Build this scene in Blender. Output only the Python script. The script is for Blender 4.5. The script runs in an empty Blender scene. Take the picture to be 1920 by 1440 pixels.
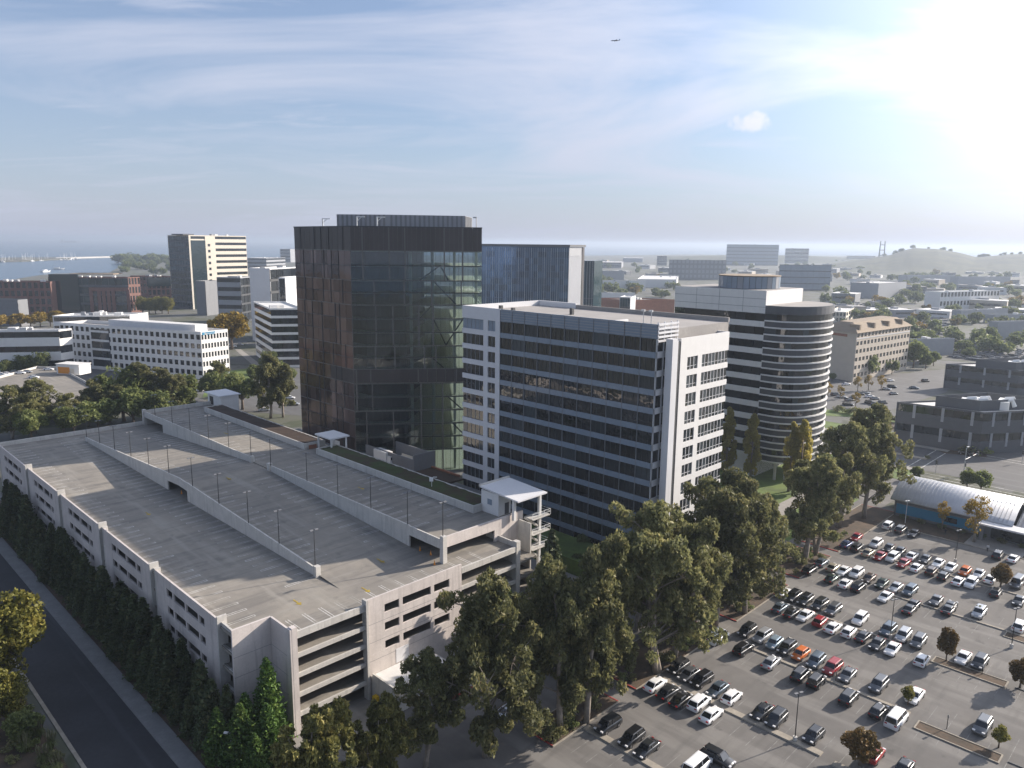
import bpy, bmesh, math, random
import numpy as np
from mathutils import Vector, Matrix
sc = bpy.context.scene
R = math.radians
# ---------------------------------------------------------------- camera
FPX = 1424.0; PIT = R(10.54); ROL = R(0.6); CH = 70.0
cp, sp, cr, sr = math.cos(PIT), math.sin(PIT), math.cos(ROL), math.sin(ROL)
FW = Vector((0, cp, -sp)); RT = Vector((cr, sr*sp, sr*cp)); UP = Vector((-sr, cr*sp, cr*cp))
cam = bpy.data.cameras.new('camera'); camo = bpy.data.objects.new('camera', cam); sc.collection.objects.link(camo)
cam.sensor_width = 36; cam.lens = 36*FPX/1920; cam.clip_start = 1; cam.clip_end = 90000
m = Matrix((RT, UP, -FW)).transposed().to_4x4(); m.translation = (0, 0, CH); camo.matrix_world = m
sc.camera = camo
# ---------------------------------------------------------------- sun, sky, exposure
SAZ, SEL = R(26.5), R(22.9)                       # azimuth from +X, elevation
SUN = Vector((math.cos(SEL)*math.cos(SAZ), math.cos(SEL)*math.sin(SAZ), math.sin(SEL)))
sl = bpy.data.lights.new('sun', 'SUN'); sl.energy = 5.0; sl.angle = R(0.6); sl.color = (1, 0.89, 0.77)
so = bpy.data.objects.new('sun', sl); sc.collection.objects.link(so)
so.rotation_euler = (-SUN).to_track_quat('-Z', 'Y').to_euler()
wd = bpy.data.worlds.new('World'); sc.world = wd; wd.use_nodes = True
SKY_OFF = (-2.3, 4.2, 0.0)
def ray_dir(x, y): return (FW + RT*((x-960)/FPX) + UP*((720-y)/FPX)).normalized()
def build_world():
    nt = wd.node_tree; N = nt.nodes; L = nt.links; N.clear()
    out = N.new('ShaderNodeOutputWorld'); bg = N.new('ShaderNodeBackground'); bg.inputs[1].default_value = 0.08
    sky = N.new('ShaderNodeTexSky'); sky.sky_type = 'NISHITA'; sky.sun_disc = False
    sky.sun_elevation = SEL; sky.sun_rotation = R(90) - SAZ; sky.air_density = 1.0; sky.dust_density = 0.5; sky.ozone_density = 4.5
    tc = N.new('ShaderNodeTexCoord')
    def math_(op, a, b=None, clamp=False):
        n = N.new('ShaderNodeMath'); n.operation = op; n.use_clamp = clamp
        for i, v in enumerate((a, b)):
            if v is None: continue
            if isinstance(v, (int, float)): n.inputs[i].default_value = v
            else: L.new(v, n.inputs[i])
        return n.outputs[0]
    sep = N.new('ShaderNodeSeparateXYZ'); L.new(tc.outputs['Generated'], sep.inputs[0])
    zz = math_('ADD', math_('MAXIMUM', sep.outputs[2], 0.0), 0.12)
    comb = N.new('ShaderNodeCombineXYZ')                      # flat cloud layer: direction over height
    L.new(math_('DIVIDE', sep.outputs[0], zz), comb.inputs[0]); L.new(math_('DIVIDE', sep.outputs[1], zz), comb.inputs[1])
    def noise(scale, rot, st, det, rough, dist):
        mp = N.new('ShaderNodeMapping'); mp.inputs['Location'].default_value = SKY_OFF; mp.inputs['Rotation'].default_value = (0, 0, rot); mp.inputs['Scale'].default_value = st
        L.new(comb.outputs[0], mp.inputs[0]); n = N.new('ShaderNodeTexNoise'); n.inputs['Scale'].default_value = scale
        n.inputs['Detail'].default_value = det; n.inputs['Roughness'].default_value = rough; n.inputs['Distortion'].default_value = dist
        L.new(mp.outputs[0], n.inputs['Vector']); return n.outputs['Fac']
    def ramp(v, a, b):
        mr = N.new('ShaderNodeMapRange'); mr.interpolation_type = 'SMOOTHSTEP'; L.new(v, mr.inputs[0])
        mr.inputs[1].default_value = a; mr.inputs[2].default_value = b; return mr.outputs[0]
    n1 = ramp(noise(0.42, 0.5, (1.0, 1.25, 1), 9, 0.58, 1.0), 0.36, 0.70)
    n2 = ramp(noise(1.1, 0.35, (0.6, 1.7, 1), 8, 0.62, 0.9), 0.44, 0.78)
    cm = math_('MULTIPLY', math_('MAXIMUM', n1, math_('MULTIPLY', n2, 0.75)), 0.8, True)
    pd = ray_dir(1420, 228); pv_ = N.new('ShaderNodeVectorMath'); pv_.operation = 'SUBTRACT'; nn = N.new('ShaderNodeVectorMath'); nn.operation = 'NORMALIZE'; L.new(tc.outputs['Generated'], nn.inputs[0])
    L.new(nn.outputs[0], pv_.inputs[0]); pv_.inputs[1].default_value = pd; ps_ = N.new('ShaderNodeVectorMath'); ps_.operation = 'MULTIPLY'; L.new(pv_.outputs[0], ps_.inputs[0]); ps_.inputs[1].default_value = (1.0, 1.0, 2.1)
    pl_ = N.new('ShaderNodeVectorMath'); pl_.operation = 'LENGTH'; L.new(ps_.outputs[0], pl_.inputs[0]); pn = N.new('ShaderNodeTexNoise'); pn.inputs['Scale'].default_value = 34; pn.inputs['Detail'].default_value = 6; pn.inputs['Roughness'].default_value = 0.62; L.new(nn.outputs[0], pn.inputs['Vector'])
    puff = ramp(math_('ADD', math_('MULTIPLY', pl_.outputs['Value'], -1.0), math_('MULTIPLY', math_('ADD', pn.outputs['Fac'], -0.5), 0.09)), -0.034, -0.004)
    cm = math_('MAXIMUM', math_('MAXIMUM', cm, 0.16), puff, True)
    # clouds scatter sunlight forward: brightness follows the angle to the sun
    dot = N.new('ShaderNodeVectorMath'); dot.operation = 'DOT_PRODUCT'; nv = N.new('ShaderNodeVectorMath'); nv.operation = 'NORMALIZE'
    L.new(tc.outputs['Generated'], nv.inputs[0]); L.new(nv.outputs[0], dot.inputs[0]); dot.inputs[1].default_value = SUN
    ang = math_('MAXIMUM', dot.outputs['Value'], 0.0)
    glow = math_('MULTIPLY', math_('POWER', ang, 7), 19.0)
    cb = math_('ADD', 5.9, glow)
    cc = N.new('ShaderNodeVectorMath'); cc.operation = 'SCALE'; cc.inputs[0].default_value = (0.94, 0.97, 1.13); L.new(cb, cc.inputs['Scale'])
    mx = N.new('ShaderNodeMix'); mx.data_type = 'RGBA'; L.new(cm, mx.inputs[0]); L.new(sky.outputs[0], mx.inputs[6]); L.new(cc.outputs[0], mx.inputs[7])
    hzf = math_('MULTIPLY', math_('POWER', 2.718, math_('MULTIPLY', math_('MAXIMUM', sep.outputs[2], 0.0), -7.5)), 0.9)
    mh = N.new('ShaderNodeMix'); mh.data_type = 'RGBA'; L.new(hzf, mh.inputs[0]); L.new(mx.outputs[2], mh.inputs[6]); mh.inputs[7].default_value = (3.5, 3.75, 4.8, 1)
    gl = N.new('ShaderNodeVectorMath'); gl.operation = 'SCALE'; gl.inputs[0].default_value = (1.0, 0.98, 0.95); L.new(math_('MULTIPLY', math_('MULTIPLY', glow, 0.7), math_('SUBTRACT', 1.0, math_('MULTIPLY', hzf, 0.75))), gl.inputs['Scale'])
    ad = N.new('ShaderNodeVectorMath'); ad.operation = 'ADD'; L.new(mh.outputs[2], ad.inputs[0]); L.new(gl.outputs[0], ad.inputs[1])
    L.new(ad.outputs[0], bg.inputs[0]); L.new(bg.outputs[0], out.inputs[0])
build_world()
vs = sc.view_settings; vs.view_transform = 'Standard'; vs.look = 'None'; vs.exposure = 0.82; vs.gamma = 1.0; vs.use_curve_mapping = False
sc.render.engine = 'CYCLES'; sc.cycles.max_bounces = 6; sc.cycles.transparent_max_bounces = 24; sc.cycles.volume_bounces = 0
# ---------------------------------------------------------------- pixel and site helpers
def ray(x, y): return FW + RT*((x-960)/FPX) + UP*((720-y)/FPX)
def G(x, y, z=0.0):                                 # photo pixel -> point on the level z
    d = ray(x, y); k = (z-CH)/d.z; return Vector((d.x*k, d.y*k, z))
def Zat(x, y, p):                                   # height seen at a pixel above a known spot
    d = ray(x, y); return CH + d.z*math.hypot(p[0], p[1])/math.hypot(d.x, d.y)
TH = R(-44.77); OU = Vector((math.cos(TH), math.sin(TH), 0)); OV = Vector((-OU.y, OU.x, 0)); OO = Vector((-38.74, 97.70, 0))
def W(s, t, z=0.0): return OO - OU*s + OV*t + Vector((0, 0, z))      # the site grid: s towards the back, t to the right
C = sc.collection
def thing(name, label, cat, loc=(0, 0, 0), rz=0.0, group=None):
    o = bpy.data.objects.new(name, None); C.objects.link(o); o.location = loc; o.rotation_euler = (0, 0, rz)
    o['label'] = label; o['category'] = cat
    if group: o['group'] = group
    return o
def tag(o, label, cat, group=None):
    o['label'] = label; o['category'] = cat
    if group: o['group'] = group
    return o
def link(name, me, parent=None, loc=(0, 0, 0), rz=0.0, scale=None):
    o = bpy.data.objects.new(name, me); C.objects.link(o); o.location = loc; o.rotation_euler = (0, 0, rz)
    if scale is not None: o.scale = scale
    if parent is not None: o.parent = parent
    return o
def struct(o): o['kind'] = 'structure'; return o
def ordinal(n):
    w = ['first', 'second', 'third', 'fourth', 'fifth', 'sixth', 'seventh', 'eighth', 'ninth', 'tenth', 'eleventh', 'twelfth', 'thirteenth', 'fourteenth', 'fifteenth', 'sixteenth', 'seventeenth', 'eighteenth', 'nineteenth', 'twentieth']
    if n <= 20: return w[n-1]
    t, u = divmod(n, 10); tens = {2: 'twent', 3: 'thirt', 4: 'fort', 5: 'fift', 6: 'sixt'}[t]
    return tens + ('ieth' if u == 0 else 'y-' + w[u-1])
# ---------------------------------------------------------------- materials
MT = {}
def mat(name, col, rough=0.7, metal=0.0, var=0.0, scale=0.5, streak=0.0, bump=0.0, bscale=8.0, col2=None, spec=0.5, ior=None, rnd=0.0, coat=0.0, wave=0.0, trans=0.0, lo=0.35, hi=0.65, dirs=()):
    if name in MT: return MT[name]
    ma = bpy.data.materials.new(name); ma.use_nodes = True; nt = ma.node_tree; N = nt.nodes; L = nt.links
    b = N['Principled BSDF']; b.inputs['Base Color'].default_value = (*col, 1); b.inputs['Roughness'].default_value = rough
    b.inputs['Metallic'].default_value = metal; b.inputs['Specular IOR Level'].default_value = spec; b.inputs['Coat Weight'].default_value = coat
    if ior: b.inputs['IOR'].default_value = ior
    geo = N.new('ShaderNodeNewGeometry'); cur = None
    def mixc(fac, a, bb, mode='MIX'):
        mx = N.new('ShaderNodeMix'); mx.data_type = 'RGBA'; mx.blend_type = mode
        if isinstance(fac, float): mx.inputs[0].default_value = fac
        else: L.new(fac, mx.inputs[0])
        for i, v in ((6, a), (7, bb)):
            if isinstance(v, tuple): mx.inputs[i].default_value = (*v, 1)
            else: L.new(v, mx.inputs[i])
        return mx.outputs[2]
    def nz(sc_, vec, det=5, r=0.6):
        n = N.new('ShaderNodeTexNoise'); n.inputs['Scale'].default_value = sc_; n.inputs['Detail'].default_value = det; n.inputs['Roughness'].default_value = r
        L.new(vec, n.inputs['Vector']); return n.outputs['Fac']
    def rmp(v, a, bb, c=0.0, d=1.0):
        mr = N.new('ShaderNodeMapRange'); mr.interpolation_type = 'SMOOTHSTEP'; L.new(v, mr.inputs[0])
        for i, q in enumerate((a, bb, c, d)): mr.inputs[i+1].default_value = q
        return mr.outputs[0]
    cur = tuple(col)
    if var or col2:
        c2 = tuple(col2) if col2 else tuple(max(0, c*(1-var)) for c in col)
        f1 = rmp(nz(scale, geo.outputs['Position']), lo, hi)
        cur = mixc(f1, cur, c2)
        f2 = rmp(nz(scale*9, geo.outputs['Position']), 0.3, 0.7, 0.0, 0.5)
        cur = mixc(f2, cur, tuple(c*(1-var*0.8) for c in c2))
    for su, sv, stren, a_, b_, dc in dirs:             # wear that runs along the site's two directions
        m1 = N.new('ShaderNodeMapping'); m1.inputs['Rotation'].default_value = (0, 0, -TH); L.new(geo.outputs['Position'], m1.inputs[0])
        m2 = N.new('ShaderNodeMapping'); m2.inputs['Scale'].default_value = (su, sv, 0.3); L.new(m1.outputs[0], m2.inputs[0])
        cur = mixc(rmp(nz(1.0, m2.outputs[0], 4, 0.55), a_, b_, 0, stren), cur, tuple(dc))
    if streak:
        mp = N.new('ShaderNodeMapping'); mp.inputs['Scale'].default_value = (1.3, 1.3, 0.1); L.new(geo.outputs['Position'], mp.inputs[0])
        cur = mixc(rmp(nz(1.0, mp.outputs[0]), 0.48, 0.75, 0, streak), cur, tuple(c*0.45 for c in col))
    if rnd:
        oi = N.new('ShaderNodeObjectInfo')
        mr = N.new('ShaderNodeMapRange'); L.new(oi.outputs['Random'], mr.inputs[0]); mr.inputs[3].default_value = 1-rnd; mr.inputs[4].default_value = 1+rnd
        hs = N.new('ShaderNodeHueSaturation'); L.new(mr.outputs[0], hs.inputs['Value'])
        if isinstance(cur, tuple): hs.inputs['Color'].default_value = (*cur, 1)
        else: L.new(cur, hs.inputs['Color'])
        cur = hs.outputs[0]
    if not isinstance(cur, tuple): L.new(cur, b.inputs['Base Color'])
    if bump or wave:
        bp = N.new('ShaderNodeBump'); bp.inputs['Strength'].default_value = bump or wave; bp.inputs['Distance'].default_value = 0.05 if bump else 0.25
        v = nz(bscale, geo.outputs['Position'], 3 if bump else 1, 0.5); L.new(v, bp.inputs['Height']); L.new(bp.outputs[0], b.inputs['Normal'])
    MT[name] = ma; return ma
def leafmat(name, dark, light, warm, transl=0.28):
    ma = bpy.data.materials.new(name); ma.use_nodes = True; nt = ma.node_tree; N = nt.nodes; L = nt.links; N.clear()
    out = N.new('ShaderNodeOutputMaterial'); geo = N.new('ShaderNodeNewGeometry'); rp = N.new('ShaderNodeValToRGB'); e = rp.color_ramp.elements
    e[0].position = 0.0; e[0].color = (*dark, 1); e[1].position = 1.0; e[1].color = (*warm, 1); k = e.new(0.62); k.color = (*light, 1)
    nz = N.new('ShaderNodeTexNoise'); nz.inputs['Scale'].default_value = 0.32; nz.inputs['Detail'].default_value = 3; L.new(geo.outputs['Position'], nz.inputs['Vector'])
    m1 = N.new('ShaderNodeMath'); m1.operation = 'MULTIPLY'; L.new(geo.outputs['Random Per Island'], m1.inputs[0]); m1.inputs[1].default_value = 0.55
    m2 = N.new('ShaderNodeMath'); m2.operation = 'MULTIPLY_ADD'; L.new(nz.outputs['Fac'], m2.inputs[0]); m2.inputs[1].default_value = 1.1; m2.inputs[2].default_value = -0.32
    m3 = N.new('ShaderNodeMath'); m3.operation = 'ADD'; m3.use_clamp = True; L.new(m1.outputs[0], m3.inputs[0]); L.new(m2.outputs[0], m3.inputs[1]); L.new(m3.outputs[0], rp.inputs[0])
    oi = N.new('ShaderNodeObjectInfo'); mr = N.new('ShaderNodeMapRange'); L.new(oi.outputs['Random'], mr.inputs[0]); mr.inputs[3].default_value = 0.78; mr.inputs[4].default_value = 1.2
    hs = N.new('ShaderNodeHueSaturation'); L.new(mr.outputs[0], hs.inputs['Value']); L.new(rp.outputs[0], hs.inputs['Color'])
    d = N.new('ShaderNodeBsdfPrincipled'); d.inputs['Roughness'].default_value = 0.6; d.inputs['Specular IOR Level'].default_value = 0.25; L.new(hs.outputs[0], d.inputs['Base Color'])
    t = N.new('ShaderNodeBsdfTranslucent'); L.new(hs.outputs[0], t.inputs['Color'])
    mx = N.new('ShaderNodeMixShader'); mx.inputs[0].default_value = transl; L.new(d.outputs[0], mx.inputs[1]); L.new(t.outputs[0], mx.inputs[2]); L.new(mx.outputs[0], out.inputs[0])
    MT[name] = ma; return ma
def clearglass(name, tint, refl=0.12):                # window glass one can look through
    ma = bpy.data.materials.new(name); ma.use_nodes = True; nt = ma.node_tree; N = nt.nodes; L = nt.links; N.clear()
    out = N.new('ShaderNodeOutputMaterial'); tr = N.new('ShaderNodeBsdfTransparent'); tr.inputs[0].default_value = (*tint, 1)
    gl = N.new('ShaderNodeBsdfGlossy'); gl.inputs['Color'].default_value = (0.86, 0.92, 0.94, 1); gl.inputs['Roughness'].default_value = 0.02
    geo = N.new('ShaderNodeNewGeometry'); nz = N.new('ShaderNodeTexNoise'); nz.inputs['Scale'].default_value = 0.45; nz.inputs['Detail'].default_value = 1; L.new(geo.outputs['Position'], nz.inputs['Vector'])
    bp = N.new('ShaderNodeBump'); bp.inputs['Strength'].default_value = 0.06; bp.inputs['Distance'].default_value = 0.25; L.new(nz.outputs['Fac'], bp.inputs['Height']); L.new(bp.outputs[0], gl.inputs['Normal'])
    lw = N.new('ShaderNodeFresnel'); lw.inputs[0].default_value = 1.55; ad = N.new('ShaderNodeMath'); ad.operation = 'ADD'; ad.use_clamp = True; L.new(lw.outputs[0], ad.inputs[0]); ad.inputs[1].default_value = refl
    mx = N.new('ShaderNodeMixShader'); L.new(ad.outputs[0], mx.inputs[0]); L.new(tr.outputs[0], mx.inputs[1]); L.new(gl.outputs[0], mx.inputs[2]); L.new(mx.outputs[0], out.inputs[0])
    MT[name] = ma; return ma
mat('deck', (0.275, 0.25, 0.21), 0.85, col2=(0.21, 0.193, 0.168), var=0.16, scale=0.07, bump=0.1, bscale=3, dirs=((0.55, 0.045, 0.45, 0.46, 0.66, (0.105, 0.10, 0.094)), (0.05, 0.5, 0.45, 0.5, 0.72, (0.33, 0.31, 0.27)), (0.3, 0.3, 0.6, 0.58, 0.75, (0.12, 0.115, 0.105)), (1.4, 0.12, 0.35, 0.5, 0.7, (0.29, 0.275, 0.245))))
mat('concrete', (0.56, 0.54, 0.50), 0.85, var=0.14, scale=0.4, streak=0.5, bump=0.1, bscale=4)
mat('concrete_pink', (0.62, 0.565, 0.53), 0.88, var=0.13, scale=0.35, streak=0.45, bump=0.25, bscale=6)
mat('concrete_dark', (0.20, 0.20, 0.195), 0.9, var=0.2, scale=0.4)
mat('line', (0.62, 0.61, 0.58), 0.8, col2=(0.30, 0.285, 0.25), var=0.3, scale=0.35, lo=0.42, hi=0.6)
mat('line_worn', (0.27, 0.265, 0.25), 0.8, col2=(0.13, 0.125, 0.118), var=0.3, scale=0.8)
mat('yellow_line', (0.50, 0.36, 0.05), 0.8, var=0.4, scale=1.2)
mat('red_kerb', (0.42, 0.05, 0.04), 0.8, var=0.3, scale=1)
mat('asphalt', (0.15, 0.141, 0.13), 0.9, col2=(0.118, 0.111, 0.103), var=0.15, scale=0.05, bump=0.12, bscale=12, dirs=((0.03, 0.22, 0.8, 0.47, 0.62, (0.19, 0.18, 0.165)), (0.5, 0.06, 0.5, 0.5, 0.7, (0.09, 0.086, 0.08)), (0.25, 0.25, 0.7, 0.62, 0.74, (0.045, 0.044, 0.043)), (0.9, 0.9, 0.3, 0.55, 0.75, (0.15, 0.142, 0.13))))
mat('asphalt_road', (0.115, 0.114, 0.114), 0.9, col2=(0.095, 0.094, 0.093), var=0.12, scale=0.05, dirs=((0.02, 0.35, 0.6, 0.48, 0.66, (0.14, 0.138, 0.135)), (0.35, 0.02, 0.4, 0.5, 0.7, (0.08, 0.08, 0.08))))
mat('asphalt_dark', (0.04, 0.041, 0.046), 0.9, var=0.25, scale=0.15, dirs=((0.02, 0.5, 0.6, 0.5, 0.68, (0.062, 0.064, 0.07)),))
mat('pavement', (0.33, 0.31, 0.28), 0.9, var=0.2, scale=0.3)
mat('kerb', (0.36, 0.32, 0.26), 0.9, var=0.25, scale=0.8)
mat('soil', (0.115, 0.075, 0.045), 0.95, col2=(0.06, 0.045, 0.03), var=0.3, scale=0.35, bump=0.6, bscale=3)
mat('sedum', (0.05, 0.028, 0.018), 0.95, col2=(0.04, 0.062, 0.012), var=0.4, scale=0.28, bump=0.8, bscale=4)
mat('sedum_red', (0.036, 0.022, 0.015), 0.95, col2=(0.05, 0.03, 0.018), var=0.4, scale=0.3, bump=0.8, bscale=4)
mat('lawn', (0.13, 0.19, 0.035), 0.95, col2=(0.08, 0.115, 0.028), var=0.2, scale=0.15, bump=0.4, bscale=5)
mat('land', (0.075, 0.082, 0.042), 0.95, col2=(0.13, 0.128, 0.118), var=0.3, scale=0.016, dirs=((0.035, 0.03, 0.9, 0.52, 0.58, (0.12, 0.12, 0.118)), (0.08, 0.08, 0.8, 0.55, 0.62, (0.045, 0.055, 0.025))))
mat('hill', (0.075, 0.078, 0.03), 0.95, col2=(0.03, 0.036, 0.018), var=0.25, scale=0.012)
mat('sea', (0.02, 0.06, 0.11), 0.22, bump=0.25, bscale=0.15, spec=0.5)
mat('white_wall', (0.72, 0.71, 0.69), 0.6, var=0.06, scale=0.5, streak=0.08)
mat('white_panel', (0.66, 0.66, 0.67), 0.45, var=0.05, scale=0.4, streak=0.06)
mat('cream', (0.66, 0.60, 0.50), 0.7, var=0.06, scale=0.3)
mat('beige', (0.50, 0.44, 0.36), 0.8, var=0.08, scale=0.3)
mat('grey_panel', (0.30, 0.31, 0.33), 0.55, var=0.08, scale=0.4)
mat('mid_grey', (0.19, 0.195, 0.205), 0.6, var=0.1, scale=0.4)
mat('dark_grey', (0.085, 0.09, 0.10), 0.55, var=0.12, scale=0.5)
mat('band_grey', (0.075, 0.078, 0.085), 0.5, var=0.1, scale=0.4)
mat('charcoal', (0.045, 0.047, 0.05), 0.6, var=0.15, scale=0.5)
mat('bronze', (0.050, 0.042, 0.040), 0.45, var=0.15, scale=0.5, rnd=0.15)
mat('bronze_line', (0.11, 0.105, 0.10), 0.45)
mat('brick', (0.20, 0.105, 0.085), 0.85, var=0.15, scale=0.8)
mat('copper', (0.36, 0.15, 0.085), 0.7, var=0.2, scale=0.6, rnd=0.2)
mat('roof_white', (0.70, 0.69, 0.66), 0.8, var=0.12, scale=0.15)
mat('roof_grey', (0.34, 0.32, 0.30), 0.9, var=0.15, scale=0.2)
mat('roof_tan', (0.30, 0.235, 0.165), 0.9, var=0.12, scale=0.4)
mat('metal_roof', (0.55, 0.56, 0.58), 0.5, metal=0.3, var=0.08, scale=0.3)
mat('steel', (0.45, 0.46, 0.47), 0.4, metal=0.7)
mat('pole_dark', (0.045, 0.043, 0.04), 0.55, metal=0.3)
mat('pole_light', (0.45, 0.46, 0.47), 0.5, metal=0.3)
mat('lamp_white', (0.75, 0.75, 0.73), 0.4)
mat('spandrel_blue', (0.235, 0.285, 0.345), 0.15, wave=0.03, bscale=0.3, var=0.1, scale=0.3)
mat('glass', (0.014, 0.017, 0.02), 0.03, ior=1.75, rnd=0.7, wave=0.10, bscale=0.55)
mat('glass_blind', (0.042, 0.05, 0.055), 0.06, ior=1.5, rnd=0.6, wave=0.08, bscale=0.55)
mat('glass_teal', (0.012, 0.03, 0.036), 0.04, ior=1.8, rnd=0.5, wave=0.10, bscale=0.5)
mat('glass_blue', (0.12, 0.20, 0.32), 0.06, metal=0.55, ior=1.8, rnd=0.4, wave=0.12, bscale=0.5)
mat('glass_bronze', (0.165, 0.118, 0.102), 0.04, metal=0.6, rnd=0.45, wave=0.09, bscale=0.4)
mat('interior', (0.012, 0.013, 0.014), 0.9)
mat('floor_pale', (0.60, 0.60, 0.48), 0.7)
mat('bark', (0.20, 0.155, 0.12), 0.9, var=0.35, scale=1.2)
mat('bark_pale', (0.34, 0.29, 0.24), 0.9, var=0.35, scale=1.2)
mat('bark_dark', (0.075, 0.055, 0.042), 0.9, var=0.3, scale=1.2)
mat('blue_paint', (0.03, 0.22, 0.38), 0.6)
mat('orange_paint', (0.72, 0.27, 0.03), 0.6)
mat('yellow_paint', (0.70, 0.45, 0.02), 0.6)
mat('tyre', (0.012, 0.012, 0.012), 0.85)
mat('rim', (0.36, 0.36, 0.37), 0.35, metal=0.8)
mat('car_glass', (0.012, 0.014, 0.016), 0.05, ior=1.7)
mat('headlight', (0.7, 0.7, 0.7), 0.15)
mat('taillight', (0.35, 0.015, 0.012), 0.25)
mat('silver_far', (0.25, 0.26, 0.28), 0.35, var=0.8, scale=0.12)
mat('skin', (0.42, 0.26, 0.19), 0.7)
mat('cloth_dark', (0.03, 0.03, 0.04), 0.9)
clearglass('tower_glass', (0.72, 0.77, 0.79), 0.02)
leafmat('euc', (0.07, 0.076, 0.035), (0.20, 0.203, 0.085), (0.38, 0.325, 0.145), 0.42)
leafmat('euc_light', (0.068, 0.076, 0.025), (0.204, 0.196, 0.060), (0.374, 0.306, 0.102))
leafmat('conifer', (0.035, 0.048, 0.024), (0.08, 0.105, 0.045), (0.17, 0.15, 0.065), 0.2)
leafmat('pine', (0.037, 0.076, 0.020), (0.093, 0.162, 0.034), (0.204, 0.255, 0.060), 0.2)
leafmat('broad', (0.08, 0.105, 0.038), (0.175, 0.205, 0.07), (0.28, 0.28, 0.11), 0.45)
leafmat('olive_tree', (0.075, 0.081, 0.019), (0.200, 0.188, 0.037), (0.338, 0.275, 0.062))
leafmat('autumn', (0.150, 0.112, 0.019), (0.325, 0.225, 0.031), (0.475, 0.300, 0.037))
leafmat('rust', (0.085, 0.060, 0.020), (0.170, 0.111, 0.034), (0.272, 0.145, 0.043))
leafmat('poplar', (0.22, 0.20, 0.06), (0.46, 0.40, 0.11), (0.62, 0.50, 0.08), 0.45)
leafmat('pampas', (0.062, 0.075, 0.037), (0.150, 0.150, 0.075), (0.375, 0.338, 0.237))
# ---------------------------------------------------------------- mesh helpers
_cube = {}
def cube(mn):
    if mn not in _cube:
        me = bpy.data.meshes.new('block_' + mn)
        v = [(x, y, z) for z in (-.5, .5) for y in (-.5, .5) for x in (-.5, .5)]
        me.from_pydata(v, [], [(0, 2, 3, 1), (4, 5, 7, 6), (0, 1, 5, 4), (2, 6, 7, 3), (0, 4, 6, 2), (1, 3, 7, 5)])
        me.materials.append(MT[mn]); _cube[mn] = me
    return _cube[mn]
def bx(name, par, mn, x0, x1, y0, y1, z0, z1):
    return link(name, cube(mn), par, ((x0+x1)/2, (y0+y1)/2, (z0+z1)/2), 0, (abs(x1-x0), abs(y1-y0), abs(z1-z0)))
def mesh(name, verts, faces, mn, par=None, smooth=False, loc=(0, 0, 0)):
    me = bpy.data.meshes.new(name); me.from_pydata([tuple(v) for v in verts], [], faces); me.materials.append(MT[mn])
    if smooth: me.polygons.foreach_set('use_smooth', [True]*len(me.polygons))
    return link(name, me, par, loc)
def prism(name, par, mn, pts, z0, z1, loc=(0, 0, 0)):
    n = len(pts); a = sum(pts[i][0]*pts[(i+1) % n][1]-pts[(i+1) % n][0]*pts[i][1] for i in range(n))
    if a < 0: pts = pts[::-1]
    v = [(p[0], p[1], z0) for p in pts] + [(p[0], p[1], z1) for p in pts]
    f = [tuple(range(n-1, -1, -1)), tuple(range(n, 2*n))] + [(i, (i+1) % n, n+(i+1) % n, n+i) for i in range(n)]
    return mesh(name, v, f, mn, par, loc=loc)
def sheet(name, pts, z, mn):
    n = len(pts); a = sum(pts[i][0]*pts[(i+1) % n][1]-pts[(i+1) % n][0]*pts[i][1] for i in range(n))
    if a < 0: pts = pts[::-1]
    return mesh(name, [(p[0], p[1], z) for p in pts], [tuple(range(n))], mn)
class MB:
    def __init__(s): s.v = []; s.f = []
    def box(s, x0, x1, y0, y1, z0, z1):
        b = len(s.v); s.v += [(x, y, z) for z in (z0, z1) for y in (y0, y1) for x in (x0, x1)]
        s.f += [tuple(b+i for i in q) for q in ((0, 2, 3, 1), (4, 5, 7, 6), (0, 1, 5, 4), (2, 6, 7, 3), (0, 4, 6, 2), (1, 3, 7, 5))]
    def quad(s, *p): b = len(s.v); s.v += [tuple(q) for q in p]; s.f.append(tuple(range(b, b+len(p))))
    def tube(s, pts, rad, n=6, cap=True):
        b = len(s.v); k = len(pts)
        for i, p in enumerate(pts):
            p = Vector(p); d = (Vector(pts[min(i+1, k-1)])-Vector(pts[max(i-1, 0)])).normalized()
            a = d.orthogonal().normalized() if abs(d.z) < 0.999 else Vector((1, 0, 0)); a = (a - d*a.dot(d)).normalized()
            if abs(d.z) > 0.5: a = (Vector((1, 0, 0)) - d*d.x).normalized()
            c = d.cross(a)
            r = rad[i] if isinstance(rad, (list, tuple)) else rad
            s.v += [tuple(p + (a*math.cos(2*math.pi*j/n)+c*math.sin(2*math.pi*j/n))*r) for j in range(n)]
        for i in range(k-1):
            for j in range(n):
                s.f.append((b+i*n+j, b+i*n+(j+1) % n, b+(i+1)*n+(j+1) % n, b+(i+1)*n+j))
        if cap: s.f.append(tuple(b+(k-1)*n+j for j in range(n))); s.f.append(tuple(b+n-1-j for j in range(n)))
    def build(s, name, mn, par=None, smooth=False, loc=(0, 0, 0)): return mesh(name, s.v, s.f, mn, par, smooth, loc)
    def data(s, name, mn, smooth=False):
        me = bpy.data.meshes.new(name); me.from_pydata(s.v, [], s.f); me.materials.append(MT[mn])
        if smooth: me.polygons.foreach_set('use_smooth', [True]*len(me.polygons))
        return me
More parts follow.
